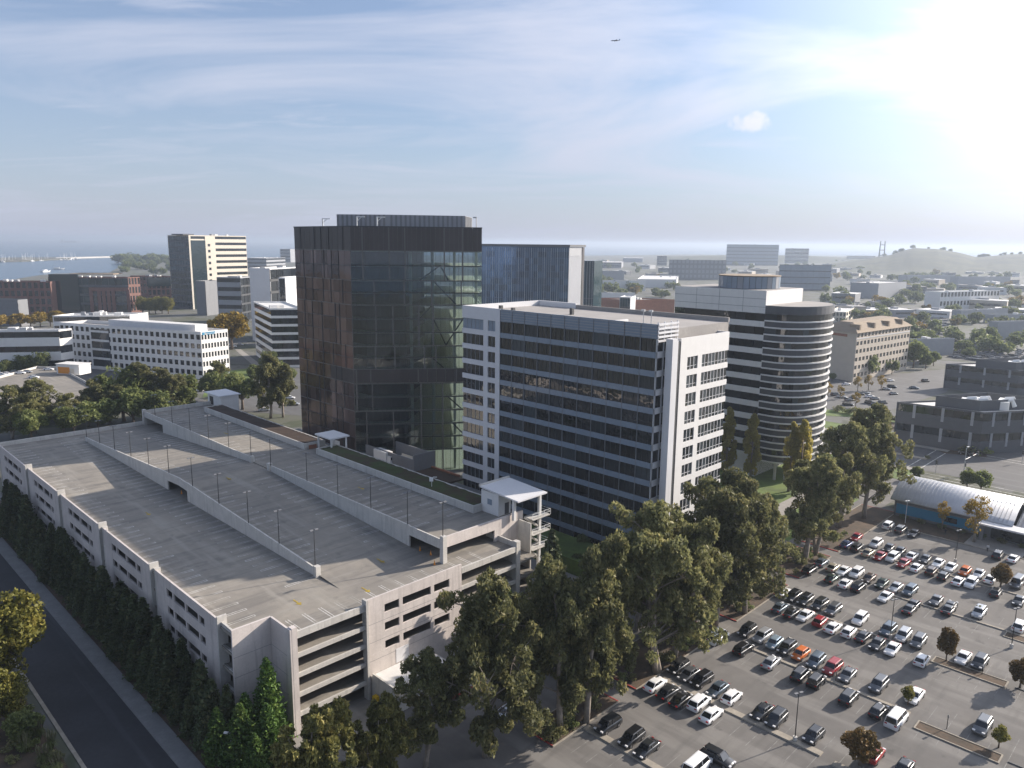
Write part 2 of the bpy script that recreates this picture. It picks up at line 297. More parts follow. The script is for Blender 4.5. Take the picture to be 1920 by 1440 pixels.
class Face:
    """one facade: p0 -> p1 in the thing's own coordinates, outside on the right hand of the walk"""
    def __init__(s, par, p0, p1):
        s.par = par; s.p = Vector((p0[0], p0[1], 0)); d = Vector((p1[0]-p0[0], p1[1]-p0[1], 0)); s.L = d.length; s.d = d/s.L
        s.n = Vector((s.d.y, -s.d.x, 0)); s.r = math.atan2(s.d.y, s.d.x)
    def put(s, name, mn, a0, a1, z0, z1, d0, d1, par=None):
        c = s.p + s.d*((a0+a1)/2) + s.n*((d0+d1)/2); c.z = (z0+z1)/2
        return link(name, cube(mn), s.par, c, s.r, (abs(a1-a0), abs(d1-d0), abs(z1-z0)))
    def bands(s, z0, fl, n, sill, wall, glass, cols=1, depth=0.3, name='pane', a0=0.0, a1=None, pier=0.0, mull=None, top=0.0, wname='spandrel', gap=0.1):
        """n floors from z0: a proud sill band and a row of set-back panes per floor, piers or mullions between panes"""
        a1 = s.L if a1 is None else a1; w = (a1-a0)/cols
        for i in range(n):
            zb = z0+fl*i; s.put(wname, wall, a0, a1, zb, zb+sill, -depth, 0)
            for j in range(cols):
                g = pier/2 if pier else (gap/2 if cols > 1 else 0)
                s.put(name, glass(i, j) if callable(glass) else glass, a0+w*j+g, a0+w*(j+1)-g, zb+sill, zb+fl, -depth+0.002, -depth+0.05)
        zt = z0+fl*n
        if top: s.put(wname, wall, a0, a1, zt, zt+top, -depth, 0)
        if pier:
            for j in range(cols+1):
                c = a0+w*j; lo = max(a0, c-pier/2); hi = min(a1, c+pier/2); s.put('pier', wall, lo+0.004, hi-0.004, z0+0.01, zt, -depth+0.004, -0.012)
        elif mull:
            for j in range(cols+1):
                c = a0+w*j; s.put('mullion', mull, max(a0, c-0.06), min(a1, c+0.06), z0+0.01, zt+top*0.98, -depth+0.006, 0.05)
rng = random.Random(5)
# ================================================================ ground
struct(mesh('sea', [(-60000, -2000, -1.5), (60000, -2000, -1.5), (60000, 60000, -1.5), (-60000, 60000, -1.5)], [(0, 1, 2, 3)], 'sea'))
coast = [(-1500, -600), (-1500, 700), (-1050, 1150)] + [tuple(G(x, y).xy) for x, y in ((0, 528), (60, 518), (100, 513), (205, 511), (225, 500), (245, 494), (275, 490), (330, 487), (420, 488), (560, 482), (900, 478), (1110, 479), (1300, 477), (1500, 479))] + [(3200, 6200), (5200, 5200), (6000, 3000), (6000, -600)]
n = len(coast)
struct(mesh('ground', [(x, y, 0) for x, y in coast] + [(x, y, -4) for x, y in coast], [tuple(range(n-1, -1, -1))] + [(i, (i+1) % n, n+(i+1) % n, n+i) for i in range(n)], 'land'))
def st_rect(s0, s1, t0, t1): return [W(s0, t0), W(s1, t0), W(s1, t1), W(s0, t1)]
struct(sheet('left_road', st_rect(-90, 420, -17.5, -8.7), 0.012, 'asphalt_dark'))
struct(sheet('access_street', st_rect(-29, 6, -60, 205), 0.008, 'asphalt'))
struct(sheet('left_bank', st_rect(-90, 420, -60, -19.2), 0.008, 'soil'))
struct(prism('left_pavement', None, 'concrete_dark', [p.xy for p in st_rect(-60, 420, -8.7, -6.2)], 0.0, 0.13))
struct(prism('bank_kerb', None, 'kerb', [p.xy for p in st_rect(-60, 420, -18.0, -17.5)], 0.0, 0.14))
struct(sheet('hedge_bed', st_rect(-14, 140, -6.2, 0), 0.012, 'soil'))
struct(sheet('garage_forecourt', st_rect(-13.5, 0, 6.5, 19.5), 0.014, 'deck'))
struct(sheet('corner_bed', st_rect(-30, 0, -6.2, 6.2), 0.016, 'soil'))
struct(prism('foot_path', None, 'pavement', [p.xy for p in st_rect(-30, -6, 4.6, 6.6)], 0.0, 0.06))
lot = sheet('car_park', st_rect(-150, -29, 14, 157), 0.012, 'asphalt'); struct(lot)
struct(sheet('office_plaza', st_rect(-14, 35, 58.5, 87), 0.016, 'pavement'))
struct(prism('garden_bed', None, 'lawn', [p.xy for p in st_rect(-8, 24, 76, 86)], 0.0, 3.4))
struct(sheet('tower_lawn', st_rect(-22, 45, 128, 172), 0.02, 'lawn'))
struct(sheet('drum_lawn', st_rect(-14, 60, 172, 214), 0.018, 'lawn'))
struct(prism('lawn_path', None, 'pavement', [p.xy for p in st_rect(-13, -8, 124, 172)], 0.0, 0.05))
# the boulevard and its crossing
struct(sheet('boulevard', st_rect(-260, 330, 216, 246), 0.03, 'asphalt_road'))
struct(sheet('cross_street', st_rect(-62, -30, 246, 620), 0.034, 'asphalt_road'))
struct(sheet('cross_street_near', st_rect(-100, -76, 150, 216), 0.034, 'asphalt_road'))
for a, b in (((-22, 330), (229.6, 232)), ((-260, -75), (229.6, 232))):
    struct(prism('median', None, 'kerb', [p.xy for p in st_rect(*a, *b)], 0.0, 0.16))
for s0, s1, t0, t1 in ((-24, 330, 246, 249), (-24, 330, 213, 216), (-260, -66, 246, 249), (-260, -78, 213, 216)):
    struct(prism('pavement', None, 'pavement', [p.xy for p in st_rect(s0, s1, t0, t1)], 0.0, 0.13))
for s0, s1, t0, t1 in ((-24, 330, 249, 262), (66, 330, 196, 213), (-260, -66, 249, 256), (-24, 60, 200, 213)): struct(sheet('verge', st_rect(s0, s1, t0, t1), 0.026, 'lawn'))
struct(sheet('hotel_verge', [G(x, y) for x, y in ((1545, 768), (1660, 772), (1690, 790), (1690, 800), (1600, 782), (1545, 780))], 0.05, 'lawn'))
struct(sheet('lab_bed', [G(x, y) for x, y in ((1640, 775), (1690, 800), (1790, 838), (1850, 845), (1850, 858), (1770, 850), (1650, 795))], 0.052, 'soil'))
struct(sheet('hotel_car_park', [G(x, y) for x, y in ((1545, 705), (1700, 700), (1790, 690), (1775, 735), (1665, 770), (1550, 765))], 0.022, 'asphalt_road'))
mk = MB()
def strip(s0, s1, t0, t1, z=0.044): mk.quad(*[(p.x, p.y, z) for p in st_rect(s0, s1, t0, t1)])
for s in (-20.5, -24.0): strip(s-0.18, s+0.18, 216.5, 245.5)
for s in (-66.0, -69.5): strip(s-0.18, s+0.18, 216.5, 245.5)
for t in (247.5, 251.0): strip(-61, -31, t-0.18, t+0.18)
for t in (213.0, 209.5): strip(-61, -24, t-0.18, t+0.18)
for k in range(40):
    s = -15+8*k
    for t in (220.5, 225, 236.5, 241): strip(s, s+2.6, t-0.08, t+0.08)
    if k < 20: strip(-75-8*k, -77.6-8*k, 236.4, 236.6); strip(-75-8*k, -77.6-8*k, 224.9, 225.1)
struct(mk.build('road_marking', 'line'))
# left-hand park behind the garage
struct(sheet('campus_road', st_rect(150, 620, 70, 96), 0.01, 'asphalt_road'))
struct(sheet('campus_lawn', [G(x, y) for x, y in ((395, 700), (470, 690), (500, 735), (380, 745))], 0.03, 'lawn'))
struct(sheet('campus_path', [G(x, y) for x, y in ((440, 655), (452, 655), (510, 700), (545, 720), (535, 730), (480, 690))], 0.045, 'pavement'))
struct(sheet('campus_car_park', [G(x, y) for x, y in ((455, 715), (560, 690), (575, 780), (430, 770))], 0.05, 'asphalt_road'))
# ================================================================ parking garage
ZA, ZC = 15.3, 18.5
FLH = 3.06
gar = thing('parking_garage', 'large pale concrete parking garage with ramped empty roof decks and lamp posts', 'parking garage', OO, TH)
def zB(s): return ZA + (ZC-ZA)*max(0.0, min(1.0, 1-abs(s-65)/62.0))
for k in range(1, 5): bx('floor_slab', gar, 'deck', -137.5, -0.4, 0.35, 6.1, FLH*k-0.35, FLH*k); bx('floor_slab', gar, 'deck', -137.5, 5.1, 6.1, 56.8, FLH*k-0.35, FLH*k)
for k in range(1, 5): bx('edge_beam', gar, 'concrete', 5.1, 5.4, 6.9, 18.4, FLH*k-0.55, FLH*k+0.12)
for k in range(1, 5): bx('edge_beam', gar, 'concrete', 5.1, 5.4, 37.95, 51.1, FLH*k-0.55, FLH*k+0.12)
bx('edge_beam', gar, 'concrete', 5.1, 5.42, 6.9, 18.4, ZA-0.6, ZA+0.45); bx('edge_beam', gar, 'concrete', 5.1, 5.42, 37.95, 51.1, ZA-0.6, ZA+0.45)
bx('roof_deck', gar, 'deck', -137.5, -0.35, 0.3, 56.8, ZA-0.35, ZA); bx('roof_deck', gar, 'deck', -0.35, 5.1, 6.12, 51.4, ZA-0.35, ZA)
bx('upper_deck', gar, 'deck', -137.5, 0.0, 37.7, 58.0, ZC-0.4, ZC)
v = []; f = []
ss = [137.4, 127] + [127-62*i/8 for i in range(1, 9)] + [65-62*i/8 for i in range(1, 9)]
for s in ss: v += [(-s, 19.2, zB(s)+0.015), (-s, 37.45, zB(s)+0.015)]
f = [(2*i, 2*i+2, 2*i+3, 2*i+1) for i in range(len(ss)-1)]
f = [q[::-1] if False else q for q in f]
mesh('ramp_deck', v, f, 'deck', gar)
def slopewall(name, y0, y1, s0, s1, bot, top, n=8, mn='concrete'):
    v = []
    for i in range(n+1):
        s = s0+(s1-s0)*i/n
        v += [(-s, y0, bot(s)), (-s, y1, bot(s)), (-s, y1, top(s)), (-s, y0, top(s))]
    f = [(0, 1, 2, 3), (4*n+3, 4*n+2, 4*n+1, 4*n)]
    for i in range(n):
        for j in range(4): f.append((4*i+j, 4*i+4+j, 4*i+4+(j+1) % 4, 4*i+(j+1) % 4))
    return mesh(name, v, f, mn, gar)
slopewall('ramp_wall', 18.9, 19.2, 129, 71.4, lambda s: ZA-0.1, lambda s: zB(s)+1.1); slopewall('ramp_wall', 18.9, 19.2, 60.9, 9.8, lambda s: ZA-0.1, lambda s: zB(s)+1.1)
slopewall('ramp_beam', 18.9, 19.2, 71.4, 60.9, lambda s: zB(s)-0.75, lambda s: zB(s)+1.0)
slopewall('ramp_wall', 37.45, 37.75, 123, 69.2, lambda s: zB(s)-0.1, lambda s: ZC+1.1); slopewall('ramp_wall', 37.45, 37.75, 59.5, 8.4, lambda s: zB(s)-0.1, lambda s: ZC+1.1)
for s0, s1 in ((137.5, 123), (8.4, -0.6)): slopewall('ramp_beam', 37.45, 37.75, s0, s1, lambda s: ZC-0.75, lambda s: ZC+1.0)
for s, t, zt in ((9.3, 19.05, 17.2), (-0.9, 37.7, 20.2), (137.3, 37.6, 20.0), (60.4, 37.6, 20.0), (69.0, 37.6, 19.9)): bx('wall_post', gar, 'concrete', -s-0.45, -s+0.45, t-0.45, t+0.45, ZA-0.02, zt)
# left side: six long panels with rows of openings and a slot between them
lb = [137.5, 108.8, 82.6, 56.1, 30.4, 4.8]
for i in range(5):
    a, b = lb[i], lb[i+1]; x0, x1 = -a+2.6, -b
    ops = [(0.19, 0.29), (0.31, 0.50), (0.52, 0.71), (0.73, 0.81)]
    zl = [0.0]
    for k in range(1, 5): zl += [FLH*k+1.15, FLH*k+2.5]
    zl.append(ZA+1.1)
    for j in range(0, len(zl), 2): bx('side_panel', gar, 'concrete_pink', x0, x1, 0.0, 0.3, zl[j], zl[j+1])
    for k in range(1, 5):
        ed = [0.0] + [q for o_ in ops for q in o_] + [1.0]
        for j in range(0, len(ed), 2): bx('pier', gar, 'concrete_pink', x0+(x1-x0)*ed[j], x0+(x1-x0)*ed[j+1], 0.012, 0.288, FLH*k+1.15, FLH*k+2.5)
    bx('end_fin', gar, 'concrete', x1-0.02, x1+0.35, -0.06, 1.4, 0, ZA+1.45); bx('end_fin', gar, 'concrete', x0-0.35, x0-0.004, -0.04, 0.9, 0, ZA+1.25)
    for k in range(1, 6): bx('slot_beam', gar, 'concrete', x1+0.36, x1+2.2, 0.5, 0.8, FLH*k-0.5, FLH*k+(0.55 if k == 5 else 0.15))
bx('slot_beam', gar, 'concrete', -4.4, -0.5, 0.5, 0.8, ZA-0.5, ZA+0.5)
for k in range(1, 5): bx('slot_beam', gar, 'concrete', -4.4, -0.3, 0.5, 0.8, FLH*k-0.5, FLH*k+0.15)
# front: recessed corner, open bay, punched panel, open bay
bx('corner_wall', gar, 'concrete_pink', -0.35, 0.0, 0.0, 5.95, 0, ZA+1.1); bx('corner_wall', gar, 'concrete_pink', 0.0, 5.6, 5.8, 6.1, 0, ZA+1.12)
bx('corner_post', gar, 'concrete_pink', 4.7, 5.62, 6.1, 6.9, 0, ZA+1.25)
zl = [3.6]
for k in (2, 3, 4): zl += [FLH*k+1.0, FLH*k+2.4]
zl.append(ZA+1.1)
bx('front_panel', gar, 'concrete_pink', 5.1, 5.4, 18.8, 37.9, 0, 3.6)
for j in range(0, len(zl), 2): bx('front_panel', gar, 'concrete_pink', 5.1, 5.4, 18.8, 37.9, zl[j], zl[j+1])
for k in (2, 3, 4):
    for y0, y1 in ((18.8, 22.0), (24.8, 25.5), (31.2, 31.9), (35.2, 37.9)): bx('pier', gar, 'concrete_pink', 5.112, 5.388, y0, y1, FLH*k+1.0, FLH*k+2.4)
for k in range(1, 5):
    z = FLH*k-0.1; bx('joint', gar, 'mid_grey', 0.0, 0.012, 0.05, 5.78, z, z+0.05); bx('joint', gar, 'mid_grey', 0.05, 4.6, 5.788, 5.8, z, z+0.05)
    if k > 1: bx('joint', gar, 'mid_grey', 5.4, 5.412, 18.85, 37.85, z, z+0.05)
bx('panel_fin', gar, 'concrete', 4.6, 5.75, 18.4, 18.8, 0, ZA+1.2)
bx('corner_post', gar, 'concrete', 4.4, 5.5, 51.1, 52.1, 0, ZA+1.3)
bx('side_wall', gar, 'concrete', -137.5, 3.5, 56.8, 57.1, 0, ZC-0.4); bx('side_wall', gar, 'concrete', -3.0, 5.1, 51.4, 51.7, 0, ZA+1.0)
bx('back_wall', gar, 'concrete', -137.9, -137.5, 0.3, 57.1, 0, ZA+1.1); bx('back_wall', gar, 'concrete', -137.9, -137.5, 38.0, 58.0, ZA+1.1, ZC+1.1)
bx('upper_parapet', gar, 'concrete_pink', 0.0, 0.35, 38.1, 58.0, ZC-0.9, ZC+1.1); bx('upper_panel', gar, 'concrete_pink', 0.004, 0.346, 50.5, 58.0, ZA-4, ZC-0.9)
# planted strip along the upper deck
for s0, s1, mn in ((7.1, 64.4, 'sedum'), (70, 128.8, 'sedum_red')):
    bx('planter_wall', gar, 'concrete', -s1, -s0, 52.0, 52.3, ZC, ZC+1.5); bx('planter_wall', gar, 'concrete', -s0-0.3, -s0, 52.3, 57.7, ZC, ZC+1.5); bx('planter_wall', gar, 'concrete', -s1, -s1+0.3, 52.3, 57.7, ZC, ZC+1.5)
    bx('planter_wall', gar, 'concrete', -s1, -s0, 57.7, 58.0, ZC, ZC+1.35)
    # uneven planting
    nx, ny = 60, 7; r2 = random.Random(int(s0)); v = []; f = []
    for i in range(nx+1):
        for j in range(ny+1): v.append((-s1+0.3+(s1-s0-0.6)*i/nx, 52.3+5.4*j/ny, ZC+1.18+r2.random()*0.22))
    for i in range(nx):
        for j in range(ny): a = i*(ny+1)+j; f.append((a, a+ny+1, a+ny+2, a+1))
    o = mesh('planting', v, f, mn, gar, True); o['kind'] = 'stuff'
    rb = MB()
    for i in range(int((s1-s0)/2.4)+1): rb.box(-s1+2.4*i, -s1+2.4*i+0.05, 58.3, 58.35, ZC, ZC+1.2)
    for z in (0.5, 0.85, 1.15): rb.box(-s1, -s0, 58.3, 58.35, ZC+z, ZC+z+0.05)
    rb.build('railing', 'pole_dark', gar); bx('ledge', gar, 'concrete', -s1, -s0, 58.0, 58.6, ZC-0.6, ZC-0.02)
# stair tower with canopy, open pavilion, lift hut
bx('stair_wall', gar, 'white_wall', -7.4, -2.6, 54.3, 54.6, ZC, ZC+4.3); bx('stair_wall', gar, 'white_wall', -7.4, -7.1, 54.6, 60.2, ZC, ZC+4.6); bx('stair_wall', gar, 'white_wall', -2.9, -2.6, 54.6, 57.6, ZC, ZC+4.2)
bx('stair_door', gar, 'dark_grey', -2.6, -2.54, 56.0, 57.1, ZC+0.05, ZC+2.3); bx('notice', gar, 'spandrel_blue', -5.6, -4.4, 54.24, 54.3, ZC+1.8, ZC+2.9)
cv = [(-7.6, 54.0, ZC+4.75), (2.9, 54.0, ZC+4.2), (2.9, 62.0, ZC+4.2), (-7.6, 62.0, ZC+4.75)]
mesh('canopy', cv + [(x, y, z+0.28) for x, y, z in cv], [(3, 2, 1, 0), (4, 5, 6, 7), (0, 1, 5, 4), (1, 2, 6, 5), (2, 3, 7, 6), (3, 0, 4, 7)], 'white_panel', gar)
bx('canopy_kerb', gar, 'concrete', -7.7, -7.4, 53.9, 62.1, ZC+4.9, ZC+5.35)
for x, y, z0 in ((1.6, 61.3, 0), (0.9, 55.0, ZC)): bx('canopy_column', gar, 'white_wall', x-0.28, x+0.28, y-0.28, y+0.28, z0, ZC+4.25)
for k in range(3):
    zz = ZC-0.2-3.06*k
    bx('stair_landing', gar, 'concrete', 0.4, 2.9, 58.2, 63.0, zz-0.16, zz)
    rb = MB()
    for y in (58, 59.7, 61.4, 63.1): rb.box(2.84, 2.9, y-0.03, y+0.03, zz, zz+1.1)
    for z in (0.55, 1.05): rb.box(2.84, 2.9, 58.0, 63.1, zz+z, zz+z+0.06); rb.box(0.4, 2.9, 63.0, 63.06, zz+z, zz+z+0.06)
    rb.build('stair_railing', 'lamp_white', gar)
    fl = MB()
    for i in range(10): fl.box(0.6+0.0, 1.8, 57.9-0.0+i*0.42, 58.35+i*0.42, zz-0.3-i*0.3, zz-0.1-i*0.3)
    fl.build('stair_flight', 'concrete', gar)
for x in (-69.2, -63.2):
    for y in (55.6, 59.8): bx('pavilion_post', gar, 'white_wall', x-0.18, x+0.18, y-0.18, y+0.18, ZC, ZC+3.3)
bx('pavilion_roof', gar, 'white_panel', -69.9, -62.6, 55.0, 60.5, ZC+3.3, ZC+3.65); bx('pavilion_wall', gar, 'white_wall', -69.3, -66.6, 59.9, 60.1, ZC, ZC+1.3); bx('step_rail', gar, 'copper', -69.6, -69.5, 53.0, 55.2, ZC, ZC+1.0)
bx('lift_hut', gar, 'white_wall', -140.5, -131, 58.4, 64.2, 0, ZC+3.4); bx('lift_hut_roof', gar, 'white_panel', -141.2, -130.6, 57.6, 64.8, ZC+3.4, ZC+3.7); bx('lift_hut_door', gar, 'charcoal', -139, -136.5, 58.3, 58.4, ZC, ZC+2.6)
# low annex against the front panel
bx('annex', gar, 'concrete', 5.42, 11.6, 19.2, 30.5, 0, 3.7); bx('annex_roof', gar, 'roof_white', 5.5, 11.3, 19.5, 30.2, 3.7, 3.76); bx('annex_parapet', gar, 'concrete', 11.3, 11.62, 19.2, 30.5, 3.7, 4.2); bx('annex_parapet', gar, 'concrete', 5.75, 11.3, 19.2, 19.5, 3.7, 4.2)
bx('annex_door', gar, 'white_panel', 9.4, 10.9, 19.12, 19.2, 0, 2.4); bx('machine', gar, 'yellow_paint', 7.0, 7.9, 18.2, 18.9, 0.4, 1.5); bx('panel_door', gar, 'white_panel', 5.4, 5.44, 24, 26.5, 3.9, 6.3)
# stall lines
lm = MB(); ym = MB()
def dline(s, y0, y1, z, w=0.12, slope=None):
    zf = slope or (lambda q: z); g_ = 0.24
    for c in (-s-g_, -s+g_): lm.quad((c-w/2, y0, zf(-c)), (c+w/2, y0, zf(-c)), (c+w/2, y1, zf(-c)), (c-w/2, y1, zf(-c)))
    ye = y1 if (y0 % 18.7) < 6 and y0 != 13.4 and y0 != 32.2 and y0 != 47.4 else y0
    lm.quad((-s-g_-w/2, ye-w/2, zf(s)+0.002), (-s+g_+w/2, ye-w/2, zf(s)+0.002), (-s+g_+w/2, ye+w/2, zf(s)+0.002), (-s-g_-w/2, ye+w/2, zf(s)+0.002))
r2 = random.Random(3)
for i in range(48):
    s = 4+2.75*i
    if s > 134: break
    dline(s, 0.6, 5.4, ZA+0.006)
    if s > 9: dline(s, 13.4, 18.8, ZA+0.006)
    for y0, y1 in ((19.4, 24.2), (32.2, 37.3)):
        if 11 < s < 126 and not (58 < s < 72): dline(s, y0, y1, 0, slope=lambda q: zB(q)+0.024)
    if 9 < s and not 59 < s < 70: dline(s, 38.0, 42.8, ZC+0.006); dline(s, 47.4, 51.8, ZC+0.006)
for i in range(14): y = 8+2.75*i; [lm.quad((0.6, y+e-0.06, ZA+0.006), (4.9, y+e-0.06, ZA+0.006), (4.9, y+e+0.06, ZA+0.006), (0.6, y+e+0.06, ZA+0.006)) for e in (-0.22, 0.22)]
lm.build('stall_lines', 'line', gar)['kind'] = 'stuff'
for s, y in ((4.5, 12), (0.8, 22), (60, 10), (36, 45), (100, 45), (62, 28), (8, 30)):
    z = (ZA if y < 19 else zB(s) if y < 37 else ZC)+0.03
    ym.quad((-s, y-0.12, z), (-s+1.6, y-0.12, z), (-s+1.6, y+0.12, z), (-s, y+0.12, z)); ym.quad((-s+1.5, y-0.5, z), (-s+2.4, y, z), (-s+1.5, y+0.5, z))
ym.build('arrow_marks', 'yellow_line', gar)['kind'] = 'stuff'
# traffic cones by the ramp openings, and the deck lamps
cm_ = MB(); cm_.tube([(0, 0, 0), (0, 0, 0.05)], 0.22, 8); cm_.tube([(0, 0, 0.05), (0, 0, 0.85)], [0.16, 0.03], 8); cone_me = cm_.data('cone', 'orange_paint')
for i, (s, t) in enumerate(((66.5, 19.9), (62.5, 20.0), (6.0, 38.0), (3.2, 38.2), (-0.5, 36.0))):
    p = W(s, t, ZA+0.02 if i else ZA+0.02); o = link('traffic_cone', cone_me, None, p)
    tag(o, ['orange traffic cone in the mouth of the first ramp opening, farther one', 'orange traffic cone in the mouth of the first ramp opening, nearer one', 'orange traffic cone under the upper deck, deepest in the opening', 'orange traffic cone under the upper deck, middle one', 'orange traffic cone beside the post of the upper deck'][i], 'traffic cone', 'cones on the garage deck')
def lampset(h, twin, pm, base, ho=0.8):
    p = MB(); p.tube([(0, 0, 0), (0, 0, h)], [0.085, 0.055], 6)
    d = [('pole', p.data('pole', pm))]
    if base: b = MB(); b.tube([(0, 0, 0), (0, 0, base)], 0.3, 10); d.append(('base', b.data('base', 'concrete')))
    a = MB()
    a.box(-ho if twin else -0.05, ho, -0.04, 0.04, h-0.02, h+0.06); d.append(('arm', a.data('arm', pm)))
    hd = MB()
    for x in ((-ho, ho) if twin else (ho,)): hd.box(x-0.3, x+0.3, -0.16, 0.16, h-0.06, h+0.1)
    d.append(('lamp_head', hd.data('lamp_head', 'lamp_white' if pm != 'pole_dark' else 'mid_grey')))
    return d
def place_lamp(parts, label, loc, rz, group, name='lamp_post'):
    t = thing(name, label, 'lamp post', loc, rz, group)
    for n_, me in parts: link(n_, me, t)
    return t
deck_lamp = lampset(6.1, True, 'pole_dark', 0, 0.45)
for i, s in enumerate((9.8, 21.8, 33.3, 45.7, 58.1, 70.6, 82.5, 94, 105.5, 117, 128)):
    place_lamp(deck_lamp, f'slim dark twin lamp post on the near garage ramp wall, {ordinal(i+1)} from the front', W(s, 19.05, zB(s)+1.1 if s > 9.9 else 17.2), TH+R(90), 'lamps on the near ramp wall')
for i, s in enumerate((-0.9, 9.0, 20.5, 32, 44, 59.8, 69.3, 81, 92.5, 104, 116, 128.5)):
    place_lamp(deck_lamp, f'slim dark twin lamp post on the upper garage deck edge, {ordinal(i+1)} from front', W(s, 37.6, ZC+1.1 if i else 20.2), TH+R(90), 'lamps on the upper deck edge')
o = thing('security_camera', 'small white camera mast standing in the planted strip of the garage', 'camera mast', W(22.5, 54.2, ZC+1.25)); q = MB(); q.tube([(0, 0, 0), (0, 0, 1.9)], 0.05, 6); q.build('mast', 'lamp_white', o); q = MB(); q.box(-0.45, 0.3, -0.3, 0.3, 1.2, 1.9); q.box(0.3, 1.1, -0.05, 0.05, 2.0, 2.12); q.build('housing', 'lamp_white', o)
# ================================================================ dark glass tower
tw = thing('glass_tower', 'tall dark bronze glass tower with louvred top rising behind the garage', 'tower', (-47.5, 224.5, 0))
ph = R(7); B0 = Vector((0, 0)); A0 = Vector((-OU.x*31.7, -OU.y*31.7)); C0 = Vector((38.4*math.cos(ph), 38.4*math.sin(ph)))
D0 = C0 + Vector((math.cos(R(97)), math.sin(R(97))))*34; E0 = A0 + Vector((OV.x, OV.y))*27
fs = lambda z: 70+0.9*(z-70)
fz = [0.0] + [fs(z) for z in (0, 4.6, 9.2, 13.8, 18.5, 23.2, 28, 31.9, 35.8, 40.4, 44.9, 49.5, 53.5, 57.5, 62.3, 67.1)]
ZL, ZT = fz[-1], fs(74.7)
poly = [A0, B0, C0, D0, E0]
cen = sum(poly, Vector((0, 0)))/5
ins = [cen+(p-cen)*0.985 for p in poly]
for k, z in enumerate(fz): prism('floor_slab', tw, 'floor_pale', [tuple(p) for p in ins], z-0.4 if z else 0.05, z if z else 0.1)
prism('core', tw, 'bronze', [tuple(A0*0.9+Vector((3, 3))), tuple(B0+Vector((3.5, 4))), tuple(C0*0.40+Vector((0, 3.5))), tuple(C0*0.36+Vector((4.5, 26))), tuple(E0*0.92)], 0.12, ZL-0.5)
prism('top_cap', tw, 'bronze', [tuple(p) for p in ins], ZL, ZT-0.4)
fR = Face(tw, B0, C0); fL = Face(tw, A0, B0); fS = Face(tw, C0, D0); fBk = Face(tw, D0, E0); fE = Face(tw, E0, A0)
LV = 6
for k in range(16):
    z0, z1 = fz[k], fz[k+1]; louv = k == LV
    nR = 14; w = fR.L/nR
    for j in range(nR): fR.put('louvre_panel' if louv else 'pane', 'bronze' if louv else 'tower_glass', w*j+0.05, w*(j+1)-0.05, z0+0.12, z1-0.06, -0.06, 0.0)
    nL = 10; w = fL.L/nL
    for j in range(nL): fL.put('louvre_panel' if louv and j > 5 else 'bronze_pane', 'bronze' if louv and j > 5 else 'glass_bronze', w*j+0.04, w*(j+1)-0.04, z0+0.05, z1-0.05, -0.06, 0.0)
    fS.put('side_pane', 'tower_glass', 0, fS.L, z0+0.1, z1-0.05, -0.06, 0.0); fBk.put('rear_pane', 'tower_glass', 0, fBk.L, z0+0.1, z1-0.05, -0.06, 0.0); fE.put('end_pane', 'glass_bronze', 0, fE.L, z0+0.1, z1-0.05, -0.06, 0.0)
for j in range(14): w = fR.L/14; fR.put('louvre_panel', 'bronze', w*j+0.07, w*(j+1)-0.07, ZL+0.05, ZT-0.1, -0.06, 0.02)
for j in range(10): w = fL.L/10; fL.put('louvre_panel', 'bronze', w*j+0.05, w*(j+1)-0.05, ZL+0.05, ZT-0.1, -0.06, 0.0)
for fc in (fS, fBk, fE): fc.put('louvre_panel', 'bronze', 0, fc.L, ZL+0.05, ZT-0.1, -0.06, 0.0)
strong = [fs(z) for z in (13.8, 23.2, 28, 35.8, 49.5, 57.5, 67.1)]
for fc in (fR, fL):
    for z in fz[1:]: fc.put('floor_line', 'bronze_line' if z in strong else 'charcoal', 0, fc.L, z-0.22, z+0.04, -0.05, 0.06)
    fc.put('coping', 'charcoal', -0.1, fc.L+0.1, ZT-0.2, ZT+0.12, -0.5, 0.12)
# staggered heavy mullions change place from module to module; fine ones run between
mods = [(-7.8, 13.8, (0.09, 0.30, 0.52, 0.69, 0.9)), (13.8, 23.2, (0.02, 0.14, 0.52, 0.69)), (23.2, 28, (0.02, 0.13, 0.5, 0.8)), (28, 35.8, (0.17, 0.32, 0.55, 0.64)), (35.8, 49.5, (0.18, 0.31, 0.51, 0.62)), (49.5, 57.5, (0.17, 0.4, 0.61, 0.84)), (57.5, 67.1, (0.09, 0.29, 0.41, 0.71, 0.85)), (67.1, 74.5, (0.09, 0.29, 0.41, 0.71, 0.85))]
mods = [(max(0, fs(a)), fs(b), m_) for a, b, m_ in mods]
for z0, z1, ms in mods:
    for a in ms: fR.put('mullion', 'bronze_line', fR.L*a-0.2, fR.L*a+0.2, z0, z1, -0.03, 0.12)
    for j in range(1, 28): fR.put('fine_mullion', 'charcoal' if z0 < ZL-1 else 'bronze_line', fR.L*j/28-0.035, fR.L*j/28+0.035, z0+0.05, z1-0.05, -0.02, 0.07)
r2 = random.Random(8)
for z0, z1, ms in mods:
    for j in range(1, 6): a = (j+r2.uniform(-0.3, 0.3))/6; fL.put('mullion', 'charcoal', fL.L*a-0.12, fL.L*a+0.12, z0, z1, -0.03, 0.14)
fR.put('corner_trim', 'bronze_line', -0.06, 0.12, 0, ZT-0.3, -0.1, 0.1)
